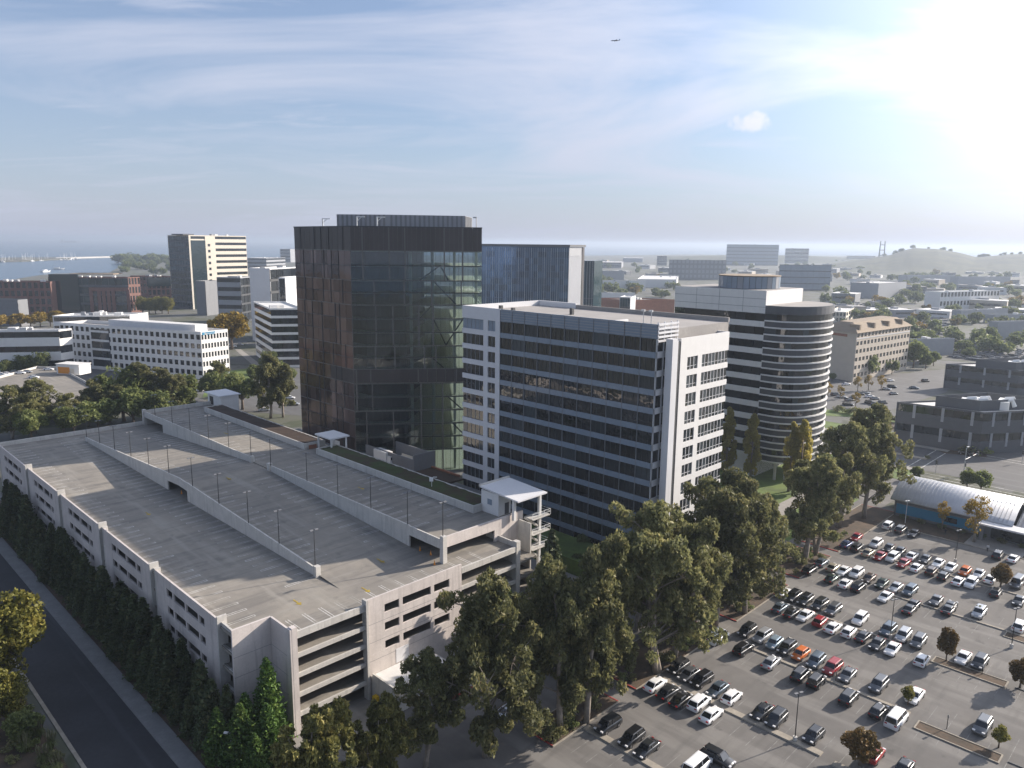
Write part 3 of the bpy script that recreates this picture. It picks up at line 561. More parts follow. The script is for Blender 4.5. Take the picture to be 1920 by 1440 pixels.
# columns and wind braces behind the glass
off = Vector((-math.sin(ph), math.cos(ph)))
for a in (0.45, 0.62, 0.79, 0.96): p = C0*a + off*2.4; bx('column', tw, 'floor_pale', p.x-0.4, p.x+0.4, p.y-0.4, p.y+0.4, 0.1, ZL)
for z0, z1, a0, a1 in ((62.3, 57.5, 0.68, 0.52), (62.3, 57.5, 0.68, 0.74), (57.5, 49.5, 0.62, 0.80), (49.5, 44.9, 0.62, 0.52), (44.9, 35.8, 0.62, 0.72), (35.8, 44.9, 0.72, 0.86), (9.2, 4.6, 0.76, 0.86), (4.6, 9.2, 0.86, 0.97), (31.9, 28, 0.6, 0.7), (18.5, 13.8, 0.72, 0.84)):
    q = MB(); p0 = C0*a0+off*1.3; p1 = C0*a1+off*1.3; q.tube([(p0.x, p0.y, fs(z0)), (p1.x, p1.y, fs(z1))], 0.2, 6); q.build('brace', 'charcoal', tw)
# roof plant screen and davits
ps = [Vector((-5.5, 8)), C0*0.28+Vector((0, 5.5)), C0*0.86+Vector((0, 7)), C0*0.84+Vector((2, 23)), A0*0.4+Vector((6, 23))]
prism('plant_screen', tw, 'grey_panel', [tuple(p) for p in ps], ZT-0.4, ZT+3.6)
for i in range(5):
    f2 = Face(tw, ps[i], ps[(i+1) % 5])
    for j in range(int(f2.L/1.4)): f2.put('screen_slat', 'mid_grey', 1.4*j+0.1, 1.4*j+0.7, ZT-0.3, ZT+3.5, 0.002, 0.12)
for p, h in ((A0*0.62+Vector((2, 3)), 3.0), (B0+Vector((1.5, 3)), 3.3), (C0*0.19+Vector((0, 3.2)), 3.3), (A0*0.25+Vector((1, 4)), 2.4)):
    z = ZT-0.4; q = MB(); q.box(p.x-0.16, p.x+0.16, p.y-0.16, p.y+0.16, z, z+h); q.box(p.x-0.1, p.x+2.4, p.y-0.12, p.y+0.12, z+h-0.25, z+h); q.tube([(p.x, p.y, z+h*0.55), (p.x+1.5, p.y, z+h-0.1)], 0.09, 5); q.build('davit', 'lamp_white', tw)
q = MB(); p = C0*0.955+Vector((0, 2)); q.tube([(p.x, p.y, ZT-0.5), (p.x, p.y, ZT+2.9)], 0.14, 6); q.box(p.x-1.0, p.x+0.1, p.y-0.2, p.y+0.2, ZT+2.8, ZT+3.2); q.build('mast', 'pole_light', tw)
# loading dock on the service deck in front of the tower
DZ = 6.3
struct(prism('service_deck', None, 'concrete_dark', [q.xy for q in st_rect(35, 135, 60.5, 87)], 0.0, DZ))
dk = thing('loading_dock', 'grey loading dock wall in front of the dark tower', 'dock wall', G(760, 868, DZ), TH)
bx('wall', dk, 'mid_grey', -9, 9, 3.2, 3.6, 0, 4.2); bx('wall', dk, 'mid_grey', -14, 9, -4.2, -3.8, 0, 3.6); bx('wall', dk, 'mid_grey', 9, 9.4, -4.2, 3.6, 0, 5.0); bx('ramp_kerb', dk, 'copper', 10, 22, 1.5, 2.1, 0, 0.9)
bx('bed', dk, 'sedum_red', 10, 24, -4, 1.4, 0, 0.5)
tk = thing('box_truck', 'white box truck parked in the dock beside the dark tower', 'truck', G(722, 866, DZ), TH)
bx('cargo_box', tk, 'white_wall', -4, 2.2, -1.2, 1.2, 0.9, 3.4); bx('cab', tk, 'white_wall', 2.4, 4.2, -1.1, 1.1, 0.6, 2.5); bx('windscreen', tk, 'car_glass', 4.2, 4.24, -0.95, 0.95, 1.5, 2.4); bx('chassis', tk, 'charcoal', -4, 4, -0.9, 0.9, 0.5, 0.9)
for x in (-2.8, 3.0):
    for y in (-1.05, 1.05): q = MB(); q.tube([(x, y-0.14, 0.45), (x, y+0.14, 0.45)], 0.45, 12); q.build('wheel', 'tyre', tk)
tr = thing('flatbed_trailer', 'pale flatbed trailer with low sides next to the box truck in the dock', 'trailer', G(765, 867, DZ), TH)
bx('bed', tr, 'cream', -4.5, 4.5, -1.2, 1.2, 0.9, 1.1); bx('side_board', tr, 'cream', -4.5, 4.5, -1.25, -1.15, 1.1, 1.7); bx('side_board', tr, 'cream', -4.5, 4.5, 1.15, 1.25, 1.1, 1.7); bx('axle', tr, 'charcoal', -3, -1, -1.1, 1.1, 0.3, 0.9)
# ================================================================ white office slab
of = thing('office_block', 'white twelve-storey office block with blue-grey glass front facing the garage', 'office building', W(0, 88), TH)
HO = 54.0; FO = 3.93; XL, XJ, XR = -51.1, -37.1, 8.9; NF = 13; Z0O = -0.2
bx('core', of, 'interior', XL+0.5, XR-0.5, 0.75, 29, 0, 49.8)
fF = Face(of, (XJ, 0), (XR, 0)); fE2 = Face(of, (XR, 0), (XR, 5)); fLB = Face(of, (XL, 0), (XJ, 0)); fRB = Face(of, (11.4, 4.2), (11.4, 24.6))
gl = lambda i, j: 'glass_blind' if (i*7+j*3) % 5 == 0 else 'glass'
# curtain wall: thirteen glass bands, louvred screen on top
fF.bands(Z0O, FO, NF, 1.22, 'spandrel_blue', gl, cols=11, depth=0.28, name='curtain_pane', wname='spandrel')
ZS = Z0O+FO*NF
for j in range(12): a = 0.0+fF.L*j/11; fF.put('mullion', 'mid_grey', max(0, a-0.06), min(fF.L, a+0.06), 0.3, HO-0.1, -0.26, 0.06)
for i in range(NF):
    for j in range(33):
        if j % 3: a = fF.L*j/33; fF.put('fine_mullion', 'charcoal', a-0.03, a+0.03, Z0O+FO*i+1.22, Z0O+FO*(i+1), -0.24, -0.17)
for j in range(11): w = fF.L/11; fF.put('screen_panel', 'spandrel_blue', w*j+0.1, w*(j+1)-0.1, ZS+0.05, HO-0.05, -0.25, -0.05)
for k in range(5): fF.put('screen_slat', 'grey_panel', 0, fF.L, ZS+0.3+0.6*k, ZS+0.42+0.6*k, -0.05, 0.03)
# glazed end return with sunscreen fins
fE2.bands(Z0O, FO, NF, 1.3, 'white_panel', gl, cols=2, depth=0.28, name='end_pane', mull='white_panel', wname='spandrel')
for k in range(5): fE2.put('sun_fin', 'white_panel', 0, 7.4, ZS-0.6+0.85*k, ZS-0.2+0.85*k, -0.1, 0.25)
for a in (0.05, 2.4, 4.8, 7.2): fE2.put('fin_post', 'white_panel', a, a+0.16, ZS-1.2, HO+0.4, -0.15, 0.1)
# white left wing: one wide and one narrow window per floor
w_ = XJ-XL
for i in range(NF):
    z = Z0O+FO*i; fLB.put('spandrel', 'white_panel', 0, w_, z, z+1.3, -0.35, 0)
    for a0, a1, nn in ((0.0, 8.0, 5), (9.6, 12.3, 2)):
        for j in range(nn): ww = (a1-a0)/nn; fLB.put('pane', gl(i, j+nn) if i < NF-1 else 'spandrel_blue', a0+ww*j+0.05, a0+ww*(j+1)-0.05, z+1.3, z+FO, -0.33, -0.28)
        for j in range(1, nn): ww = (a1-a0)/nn; fLB.put('window_bar', 'grey_panel', a0+ww*j-0.05, a0+ww*j+0.05, z+1.302, z+FO-0.002, -0.3, -0.2)
    for a0, a1 in ((8.0, 9.6), (12.3, w_)): fLB.put('pier', 'white_panel', a0, a1, z+1.3, z+FO, -0.34, -0.004)
fLB.put('parapet', 'white_panel', 0, w_, ZS, HO, -0.35, 0)
bx('end_wall', of, 'white_panel', XL, XL+0.4, 0.36, 29.3, 0, HO)
bx('roof', of, 'roof_grey', XL+0.4, XR-0.3, 0.4, 29, 49.8, 52.6); bx('parapet', of, 'white_panel', XL+0.4, XJ, 28.6, 29.3, 52.6, HO); bx('parapet', of, 'roof_grey', XJ, XR-0.2, 28.7, 29.2, 52.6, 53.6)
bx('parapet', of, 'white_wall', XJ+0.1, XR-0.3, 0.42, 1.2, 52.6, 53.75); bx('roof_well', of, 'charcoal', XR-14, XR-0.8, 4.0, 7.0, 52.62, 52.75); bx('roof_curb', of, 'white_wall', XR-14.6, XR-14, 3.4, 9, 52.62, 53.4)
for x, y in ((-43, 6), (-36, 3.4), (-26, 14)): bx('roof_vent', of, 'charcoal', x-0.4, x+0.4, y-0.4, y+0.4, 52.6, 54.2)
for x in (XR-7.5, XR-5.5): q = MB(); q.tube([(x, 5.5, 52.6), (x, 5.5, 56)], 0.09, 6); q.box(x-0.6, x+0.3, 5.3, 5.7, 55.8, 56.2); q.build('antenna', 'pole_light', of)
# right wing with white punched front
bx('pier_wall', of, 'white_panel', XR+0.1, 11.3, 3.6, 4.1, 0, 50.6); bx('stair_pier', of, 'white_panel', 9.8, 11.45, 1.8, 3.6, 0, 51.0); bx('pier_slot', of, 'charcoal', 10.4, 11.3, 4.1, 5.0, 0, 50.3)
bx('wing_core', of, 'interior', -15, 10.95, 4.2, 24.2, 0, 49.2); bx('wing_wall', of, 'white_panel', -15, 11.0, 24.2, 24.6, 0, 50.9); bx('wing_roof', of, 'roof_grey', -15, 10.95, 4.2, 24.2, 49.2, 49.5); bx('wing_parapet', of, 'white_panel', XR, 11.0, 5.0, 5.2, 49.5, 50.9)
for i in range(12):
    z = -0.4+3.93*i; fRB.put('spandrel', 'white_wall', 0.8, fRB.L, z, z+1.2, -0.22, 0)
    for a0, a1, nn in ((3.5, 7.6, 3), (9.3, fRB.L, 8)):
        for j in range(nn):
            ww = (a1-a0)/nn; fRB.put('wing_pane', 'glass_blind' if (i+j) % 3 else 'glass', a0+ww*j+0.1, a0+ww*(j+1)-0.1, z+1.2, z+3.93, -0.38, -0.2)
            fRB.put('window_bar', 'white_panel', a0+ww*j-0.07, a0+ww*j+0.07, z+1.202, z+3.928, -0.33, -0.12)
        fRB.put('window_rail', 'white_panel', a0, a1, z+1.9, z+1.97, -0.33, -0.14)
    for a0, a1 in ((0.8, 3.5), (7.6, 9.3)): fRB.put('pier', 'white_wall', a0, a1, z+1.2, z+3.93, -0.22, -0.004)
fRB.put('parapet', 'white_wall', 0.8, fRB.L, -0.4+3.93*12, 50.9, -0.4, 0)
# ================================================================ banded tower with rounded end
ct = thing('rounded_tower', 'white and grey banded office tower with a rounded glass end', 'office tower', W(9, 170), TH)
RC = 14.0; FC = 4.05; Z0 = 5.6
bx('core', ct, 'interior', -31, 0, 0.6, 27.4, 0, 49.5); prism('base_block', ct, 'white_wall', [(-31, 0.3), (0, 0.3), (0, 27.7), (-31, 27.7)], 0.02, Z0)
fP = Face(ct, (-31.3, 0), (0, 0))
fP.bands(Z0, FC, 11, 1.7, 'white_wall', 'glass', cols=10, depth=0.3, name='pane', wname='white_band')
bx('back_wall', ct, 'white_panel', -31.3, 0, 27.4, 28, Z0, 50.1)
# penthouse
bx('penthouse', ct, 'white_wall', -31.3, 0.02, -0.02, 24.5, Z0+FC*11, 56.8); bx('penthouse_roof', ct, 'roof_grey', -30.9, -0.4, 0.4, 24.1, 56.8, 56.85)
for a in (8, 16, 24): fP.put('joint', 'mid_grey', a-0.05, a+0.05, Z0+FC*11+0.1, 56.7, 0.0, 0.045)
for z in (52.0, 54.4): fP.put('joint', 'mid_grey', 0, fP.L, z-0.05, z+0.05, 0.0, 0.04)
mech = MB(); mech.tube([(-12, 12, 56.8), (-12, 12, 60.6)], 9.3, 32); mech.build('roof_drum', 'dark_grey', ct); q = MB(); q.tube([(-12, 12, 60.6), (-12, 12, 60.8)], 9.5, 32); q.build('drum_rim', 'roof_tan', ct)
for k in range(32): a = 2*math.pi*k/32; q = link('drum_panel', cube('spandrel_blue' if k % 5 else 'grey_panel'), ct, (-12+9.3*math.cos(a), 12+9.3*math.sin(a), 58.7), a, (0.06, 1.7, 3.5))
# rounded end: a flat facet then a half circle, a white ledge under and over each glass band
arc = [(0.0, 0.0), (3.6, 0.0)] + [(3.6+9.6*math.sin(math.pi*k/20), RC-RC*math.cos(math.pi*k/20)) for k in range(1, 20)] + [(3.6, 28.0), (0.0, 28.0)]
def ring(name, mn, grow, z0, z1):
    cx, cy = 2.0, 14.0; pts = []
    for x, y in arc:
        d = Vector((x-cx, y-cy)); d = d*(1+grow/max(d.length, 1)); pts.append((cx+d.x, cy+d.y))
    return prism(name, ct, mn, pts, z0, z1)
ring('drum_core', 'charcoal', -0.5, Z0, Z0+FC*11+1.2)
for i in range(11):
    z = Z0+FC*i
    ring('grey_band', 'band_grey', -0.08, z+0.22, z+1.9); ring('ledge', 'white_wall', 0.16, z-0.16, z+0.24); ring('ledge', 'white_wall', 0.16, z+1.8, z+2.18)
    for k in range(1, len(arc)-2):
        f2 = Face(ct, arc[k], arc[k+1]); f2.put('curved_pane', 'glass' if (i*5+k*3) % 7 else 'glass_blind', 0.03, f2.L-0.03, z+2.12, z+FC-0.02, -0.42, -0.3)
    Face(ct, arc[0], arc[1]).put('curved_pane', 'glass_blind' if i > 8 else 'glass', 0.03, 3.55, z+2.12, z+FC-0.02, -0.42, -0.3)
ring('drum_parapet', 'dark_grey', 0.0, Z0+FC*11, Z0+FC*11+2.4); ring('drum_roof', 'roof_grey', -0.6, Z0+FC*11+2.4, Z0+FC*11+2.43)
for k in range(2, 19, 2): x, y = arc[k+1]; q = MB(); q.tube([(x*0.9, 14+(y-14)*0.93, 0), (x*0.9, 14+(y-14)*0.93, Z0)], 0.45, 8); q.build('column', 'concrete', ct)
# ================================================================ blue glass block behind
bg_ = thing('blue_glass_block', 'blue glass office block with white fins beside the dark tower', 'office building', (0, 0, 0))
pc = G(1062, 660); hB = Zat(1072, 459, pc)
ub = Vector((math.cos(R(-8)), math.sin(R(-8)), 0)); vb = Vector((math.cos(R(62)), math.sin(R(62)), 0))
bg_.location = pc
p0 = -ub*62; p1 = Vector((0, 0, 0)); p2 = vb*24; p3 = p0+vb*24
prism('body', bg_, 'glass_blue', [p0.xy, p1.xy, p2.xy, p3.xy], 0, hB-1.5); prism('roof_slab', bg_, 'dark_grey', [(p0-ub-vb).xy, (p1+ub*1.2-vb*1.2).xy, (p2+ub*1.2+vb).xy, (p3-ub+vb).xy], hB-1.5, hB)
f1 = Face(bg_, p0, p1); f2 = Face(bg_, p1, p2)
nf = int((hB-4)/4.3)
for i in range(nf):
    for j in range(22): w = f1.L/22; f1.put('pane', 'glass_blue', w*j+0.08, w*(j+1)-0.08, 4.3*i+0.7, 4.3*(i+1), 0.003, 0.1)
for j in range(45): w = f1.L/44; f1.put('fin', 'grey_panel' if j % 3 else 'white_panel', w*j-0.07, w*j+0.07, 0, hB-2.2, 0.0, 0.5)
for j in range(16): w = f2.L/16; f2.put('fin', 'white_panel', w*j, w*j+0.5, 0, hB-7, 0.002, 0.5)
f2.put('end_frame', 'bronze', f2.L-3.4, f2.L, 0, hB-1.6, 0.004, 0.8); f2.put('end_fascia', 'grey_panel', 0, f2.L-3.4, hB-7, hB-1.6, 0.004, 0.4)
b2 = thing('glass_annex', 'lower green glass annex at the right end of the blue glass block', 'office building', G(1110, 640))
hb2 = Zat(1108, 489, G(1110, 640)); q0 = -ub*20; q2 = vb*16
prism('body', b2, 'glass_teal', [q0.xy, (0, 0), q2.xy, (q0+q2).xy], 0, hb2)
f1 = Face(b2, q0, (0, 0)); 
for j in range(10): f1.put('fin', 'white_panel', 2*j+0.9, 2*j+1.05, 0, hb2-0.5, 0.0, 0.4)
for i in range(8): f1.put('floor_line', 'dark_grey', 0, 20, 4.4*i, 4.4*i+0.5, 0.002, 0.15)
# ================================================================ other buildings
def extent(p, dv, x, y):
    d = ray(x, y); r = d.x/d.y; den = dv.x-r*dv.y
    return (r*p.y-p.x)/den
def block(name, label, cat, xc, yb, yt, xl, xr, wall, roof, floors, left=('plain',), right=('plain',), ang=None, rang=None, h=None, parapet=0.9, kit=0, group=None, glass='glass', depth=0.3):
    """a building from its near corner (ground pixel), its roof line and how far its two visible faces run in the picture"""
    p = G(xc, yb); h = h or Zat(xc, yt, p); a = TH if ang is None else ang; ra = a+R(90) if rang is None else rang
    du = Vector((math.cos(a), math.sin(a), 0)); dv = Vector((math.cos(ra), math.sin(ra), 0))
    L = max(4, extent(p, -du, xl, yt)); Rr = max(4, min(160, extent(p, dv, xr, yt)))
    t = thing(name, label, cat, p, 0, group)
    A = -du*L; D = dv*Rr; E = A+D
    g = 0.45
    prism('core', t, 'interior' if left[0] != 'plain' or right[0] != 'plain' else wall, [(A+dv*g+du*0.1).xy, (dv*g-du*g).xy, (D-du*g-dv*0.1).xy, (E-dv*0.1+du*0.1).xy], 0, h-parapet-0.1)
    prism('roof', t, roof, [(A+dv*0.35+du*0.3).xy, (dv*0.35-du*0.35).xy, (D-du*0.35-dv*0.3).xy, (E-dv*0.3+du*0.3).xy], h-parapet-0.1, h-parapet)
    fl = (h-parapet)/floors
    for fc, stl in ((Face(t, A, (0, 0)), left), (Face(t, (0, 0), D), right)):
        k = stl[0]
        if k == 'plain': fc.put('wall', wall, 0, fc.L, 0, h-parapet, -g, 0)
        elif k == 'band': fc.bands(0, fl, floors, fl*stl[2], wall, stl[3] if len(stl) > 3 else glass, cols=stl[1], depth=depth, gap=0.12)
        elif k == 'punch': fc.bands(0, fl, floors, fl*stl[2], wall, stl[3] if len(stl) > 3 else glass, cols=stl[1], depth=depth, pier=fc.L/stl[1]*0.36, name='window')
        elif k == 'curtain': fc.bands(0, fl, floors, fl*stl[2], stl[4] if len(stl) > 4 else 'charcoal', stl[3] if len(stl) > 3 else glass, cols=stl[1], depth=depth, mull='dark_grey')
        fc.put('parapet', wall if k != 'curtain' or len(stl) < 6 else stl[5], 0, fc.L, h-parapet, h, -0.35, 0)
    Face(t, D, E).put('rear_wall', wall, 0, Rr*0+L, 0, h, -0.3, 0); Face(t, E, A).put('end_wall', wall, 0, Rr, 0, h, -0.3, 0)
    r3 = random.Random(int(xc*7+yb))
    for i in range(kit):
        q = A*r3.uniform(0.15, 0.8)+D*r3.uniform(0.2, 0.75); sx, sy, sz = r3.uniform(1.5, 4.5), r3.uniform(1.5, 4), r3.uniform(1.2, 2.6)
        link('roof_unit', cube(r3.choice(('roof_white', 'grey_panel', 'white_wall'))), t, (q.x, q.y, h-parapet+sz/2), a, (sx, sy, sz))
    return t, p, du, dv, L, Rr, h
OB = 'office building'
# --- left background
t, p, du, dv, L, Rr, h = block('cream_tower', 'cream and glass office tower standing tall against the bay', 'office tower', 362, 580, 441, 314, 461, 'cream', 'roof_white', 12, ('curtain', 8, 0.3, 'glass_teal', 'dark_grey'), ('band', 6, 0.55), ang=R(-35), kit=3)
Face(t, (0, 0), dv*Rr).put('white_frame', 'cream', 0, Rr*0.03, 0, h, 0, 0.5); Face(t, (0, 0), dv*Rr).put('glass_bay', 'glass_teal', Rr*0.03, Rr*0.27, 0, h-5, 0.002, 0.7); Face(t, (0, 0), dv*Rr).put('stair_wall', 'cream', Rr*0.27, Rr*0.44, 0, h-1, 0.002, 0.4)
for i in range(11): Face(t, (0, 0), dv*Rr).put('stair_window', 'glass', Rr*0.31, Rr*0.35, 6*i+3, 6*i+5.6, 0.402, 0.46)
link('roof_hat', cube('dark_grey'), t, (-8, 6, h+0.6), R(-35), (20, 12, 1.2))
block('grey_annex', 'low grey stone-clad block at the foot of the cream tower', OB, 388, 592, 527, 366, 410, 'mid_grey', 'roof_grey', 4, ('plain',), ('plain',), ang=R(-20))
block('lab_wing', 'grey panelled wing with glass corner between two white buildings', OB, 455, 605, 520, 406, 470, 'grey_panel', 'roof_white', 5, ('band', 3, 0.55), ('curtain', 3, 0.2), ang=R(-6), kit=2)
block('white_cube', 'white cube-like building with tall framed window behind the dark tower', OB, 512, 640, 503, 467, 556, 'white_panel', 'roof_grey', 6, ('plain',), ('curtain', 4, 0.2), ang=R(-14), kit=2)
t_, p_, du_, dv_, L_, R_, h_ = block('tall_window_block', 'white block with one tall window bay joined to the white cube', OB, 540, 650, 520, 522, 575, 'white_panel', 'roof_white', 6, ('curtain', 3, 0.25), ('plain',), ang=R(-14))
block('striped_white_office', 'white office with dark ribbon windows beside the dark tower', OB, 512, 690, 578, 476, 570, 'white_wall', 'roof_white', 7, ('band', 4, 0.42), ('band', 7, 0.3), ang=R(-62), rang=R(12), kit=2)
t, p, du, dv, L, Rr, h = block('punched_white_office', 'long white five-storey office with square windows and a blue logo sign', OB, 382, 712, 622, 112, 427, 'white_wall', 'roof_grey', 5, ('punch', 26, 0.45), ('punch', 9, 0.45), ang=R(-22), rang=R(58), parapet=1.6)
f2 = Face(t, -du*L, (0, 0)); f2.put('glazed_bay', 'glass', L*0.24, L*0.37, 1, h-2.2, -0.2, 0.25)
for i in range(5): f2.put('bay_rail', 'white_wall', L*0.24, L*0.37, h*i/5+0.8, h*i/5+1.9, 0.25, 0.4)
f3 = Face(t, (0, 0), dv*Rr); sg = MB()
f3.put('logo_mark', 'blue_paint', 0.8, 2.2, h-1.7, h-0.4, 0.0, 0.12)
for k in range(8): f3.put('logo_letter', 'blue_paint', 2.6+0.75*k, 3.15+0.75*k, h-1.1, h-0.45, 0.0, 0.12)
for k in range(6): f3.put('logo_letter', 'blue_paint', 3.6+0.75*k, 4.15+0.75*k, h-1.75, h-1.3, 0.0, 0.12)
q0, q1 = -du*(L*0.68)+dv*(Rr*0.25), -du*(L*0.08)+dv*(Rr*0.25)
prism('plant_screen', t, 'white_panel', [q0.xy, q1.xy, (q1+dv*Rr*0.45).xy, (q0+dv*Rr*0.5).xy], h-1.6, h+2.6); prism('screen_roof', t, 'roof_white', [(q0+dv*1+du).xy, (q1+dv-du).xy, (q1+dv*Rr*0.42-du).xy, (q0+dv*Rr*0.46+du).xy], h+2.6, h+2.65)
t, p, du, dv, L, Rr, h = block('rear_white_office', 'white flat-roofed office behind the square-windowed one', OB, 250, 672, 590, 98, 278, 'white_wall', 'roof_white', 5, ('band', 10, 0.5), ('plain',), ang=R(14), rang=R(80), kit=6)
block('low_white_office', 'low white office with ribbon windows at the left edge', OB, 118, 702, 618, -60, 135, 'white_wall', 'roof_white', 3, ('band', 8, 0.6), ('band', 3, 0.5), ang=R(12), rang=R(70), kit=5)
t, p, du, dv, L, Rr, h = block('brick_glass_office', 'dark glass office with red brick wings and white roof vents', OB, 245, 588, 520, 90, 262, 'brick', 'roof_grey', 4, ('curtain', 12, 0.25, 'glass_teal', 'dark_grey'), ('punch', 4, 0.3), ang=R(6), rang=R(66), kit=8)
f2 = Face(t, -du*L, (0, 0))
for a in (0.50, 0.60, 0.66, 0.72, 0.78, 0.97): f2.put('brick_pier', 'brick', L*a, L*a+3.0, 0, h*0.66, -0.1, 0.8)
f2.put('brick_head', 'brick', L*0.5, L, h*0.62, h*0.72, -0.1, 0.7); f2.put('glass_prow', 'glass_teal', L*0.02, L*0.38, h*0.1, h*1.08, 0.0, 2.0)
link('roof_wing', cube('roof_tan'), t, (-L*0.55, 18, h+2.4), R(6), (40, 22, 0.8))
t, p, du, dv, L, Rr, h = block('brick_office_left', 'brick office with narrow tall windows at the far left', OB, 100, 590, 528, -40, 112, 'brick', 'roof_grey', 4, ('punch', 12, 0.3), ('plain',), ang=R(4), kit=6)
t, p, du, dv, L, Rr, h = block('brick_office_right', 'smaller brick office with glass top floor left of the cream tower', OB, 278, 568, 518, 244, 326, 'brick', 'roof_grey', 4, ('punch', 4, 0.5), ('punch', 6, 0.25), ang=R(-30), rang=R(24), kit=5)
Face(t, (0, 0), dv*Rr).put('glass_top', 'glass_teal', 0, Rr, h*0.62, h*0.95, 0.0, 0.8)
block('grey_slab', 'plain grey slab building cut by the left edge', OB, 38, 612, 562, -30, 52, 'mid_grey', 'roof_grey', 4, ('band', 6, 0.65, 'mid_grey'), ('plain',), ang=R(-14))
block('shore_office', 'grey flat office near the shore right of the cream tower', OB, 500, 505, 484, 462, 535, 'grey_panel', 'roof_white', 3, ('band', 5, 0.5), ('band', 4, 0.5), ang=R(-10), kit=3)
block('shore_office_far', 'small pale block on the shoreline behind the white cube', OB, 545, 492, 467, 525, 556, 'grey_panel', 'roof_white', 4, ('band', 3, 0.5), ('plain',), ang=R(-10))
# roof-top car park with hut, left
rp = thing('roof_car_park', 'low sunlit roof-top car park deck behind the garage on the left', 'parking deck', (0, 0, 0))
pg = [G(x, y, 6.5) for x, y in ((-60, 725), (70, 690), (112, 692), (205, 742), (165, 765), (-60, 772))]
prism('deck', rp, 'deck', [q.xy for q in pg], 5.9, 6.5)
for i in range(3): Face(rp, pg[(i+1) % 6], pg[i]).put('parapet', 'concrete', 0, (pg[(i+1) % 6]-pg[i]).length, 0, 7.5, -0.3, 0.0)
ht = thing('stair_hut', 'small white stair hut with orange mural on the roof car park', 'stair hut', G(128, 702, 6.5), R(-14))
bx('wall', ht, 'white_wall', -6.5, 6.5, 0, 7, 0, 4.6); bx('mural', ht, 'orange_paint', -5.6, 1.0, -0.05, 0, 0.3, 3.4); bx('mural', ht, 'cream', 1.2, 3.6, -0.05, 0, 0.6, 2.9); bx('roof', ht, 'roof_white', -6.8, 6.8, -0.3, 7.3, 4.6, 4.9)
# --- middle and right
block('copper_hall', 'low hall with copper-coloured vertical cladding behind the office block', OB, 1178, 612, 562, 1105, 1265, 'copper', 'roof_grey', 2, ('plain',), ('plain',), ang=R(-30), rang=R(12), kit=3)
t = block('glass_entrance', 'small glass and white entrance block set into the copper hall', OB, 1180, 618, 557, 1162, 1192, 'white_panel', 'roof_white', 3, ('curtain', 4, 0.2, 'glass_teal'), ('plain',), ang=R(-20))[0]
t, p, du, dv, L, Rr, h = block('hotel', 'beige five-storey hotel with brown pitched roof', 'hotel', 1598, 716, 624, 1540, 1706, 'beige', 'roof_tan', 6, ('plain',), ('punch', 16, 0.5), ang=R(-62), rang=R(40), parapet=0.4)
A, D = -du*L, dv*Rr
e = 1.0; a_, b_, c_, d_ = (A-dv*e-du*e), (du*e-dv*e), (D+du*e+dv*e), (A+D+dv*e-du*e); rr = h+4.6; w1 = min(L, 16)*0.45
tp = [a_+du*w1*1.2+dv*w1, b_-du*w1+dv*w1, c_-du*w1-dv*w1, d_+du*w1-dv*w1]
mesh('pitched_roof', [(q.x, q.y, h-0.02) for q in (a_, b_, c_, d_)] + [(q.x, q.y, rr) for q in tp], [(0, 1, 5, 4), (1, 2, 6, 5), (2, 3, 7, 6), (3, 0, 4, 7), (4, 5, 6, 7), (3, 2, 1, 0)], 'roof_tan', t)
for k in range(4): Face(t, b_, c_).put('dormer', 'roof_tan', Rr*(0.08+0.26*k), Rr*(0.08+0.26*k)+1.6, h-0.6, h+4.0, -7, -1.6)
Face(t, (0, 0), D).put('blue_frieze', 'white_panel', 0, Rr, h-3.4, h-3.0, 0.0, 0.12); Face(t, A, (0, 0)).put('hotel_sign', 'copper', L*0.3, L*0.75, h-2.6, h-1.2, 0.0, 0.15)
def lab(name, label, xc, yb, yt, xl, xr, y2):
    t, p, du, dv, L, Rr, h = block(name, label, OB, xc, yb, yt, xl, xr, 'dark_grey', 'roof_white', 2, ('band', 9, 0.62), ('band', 12, 0.62), ang=R(-38), rang=R(12), parapet=0.6)
    q = [-du*L*0.8+dv*5+du*3, dv*5-du*5, dv*(Rr*0.95)-du*5, -du*L*0.8+dv*(Rr*0.95)]
    for i in range(4): Face(t, q[i], q[(i+1) % 4]).put('plant_screen', 'dark_grey', 0, (q[(i+1) % 4]-q[i]).length, h-0.6, h+3.2, -0.2, 0)
    prism('plant_floor', t, 'roof_grey', [z.xy for z in q], h-0.58, h-0.5)
    for fr, n_ in ((Face(t, -du*L, (0, 0)), 3), (Face(t, (0, 0), dv*Rr), 5)):
        for k in range(n_):
            for z in (0.4, h*0.5+0.3): fr.put('pale_pier', 'grey_panel', fr.L*(k+0.6)/n_, fr.L*(k+0.6)/n_+0.9, z+1.9, z+h*0.5-0.6, -0.28, 0.05)
    for i in range(5):
        c = q[1]*0.5+q[0]*0.18+q[2]*0.32 + du*(3.5*(i % 3)-6)+dv*(5.5*(i//2)-2); z0 = h-0.5
        link('air_unit', cube('lamp_white'), t, (c.x, c.y, z0+1.5), R(-38), (3.6, 5.2, 3.0)); dm = MB(); dm.tube([(c.x, c.y, z0+3.0), (c.x+2.4, c.y-0.6, z0+3.4), (c.x+3.4, c.y-0.9, z0+1.2)], 0.8, 8); dm.build('duct', 'lamp_white', t)
    return t
lab('grey_lab', 'dark grey two-storey lab building with white rooftop air units', 1835, 852, 772, 1680, 1990, 0)
lab('rear_grey_lab', 'second dark grey lab building half hidden behind the first', 1905, 742, 694, 1772, 2060, 0)
block('small_cream_office', 'small cream building with tall windows behind the rounded tower', OB, 1585, 606, 585, 1555, 1610, 'cream', 'roof_white', 2, ('punch', 5, 0.3), ('punch', 6, 0.3), ang=R(-30), kit=3)
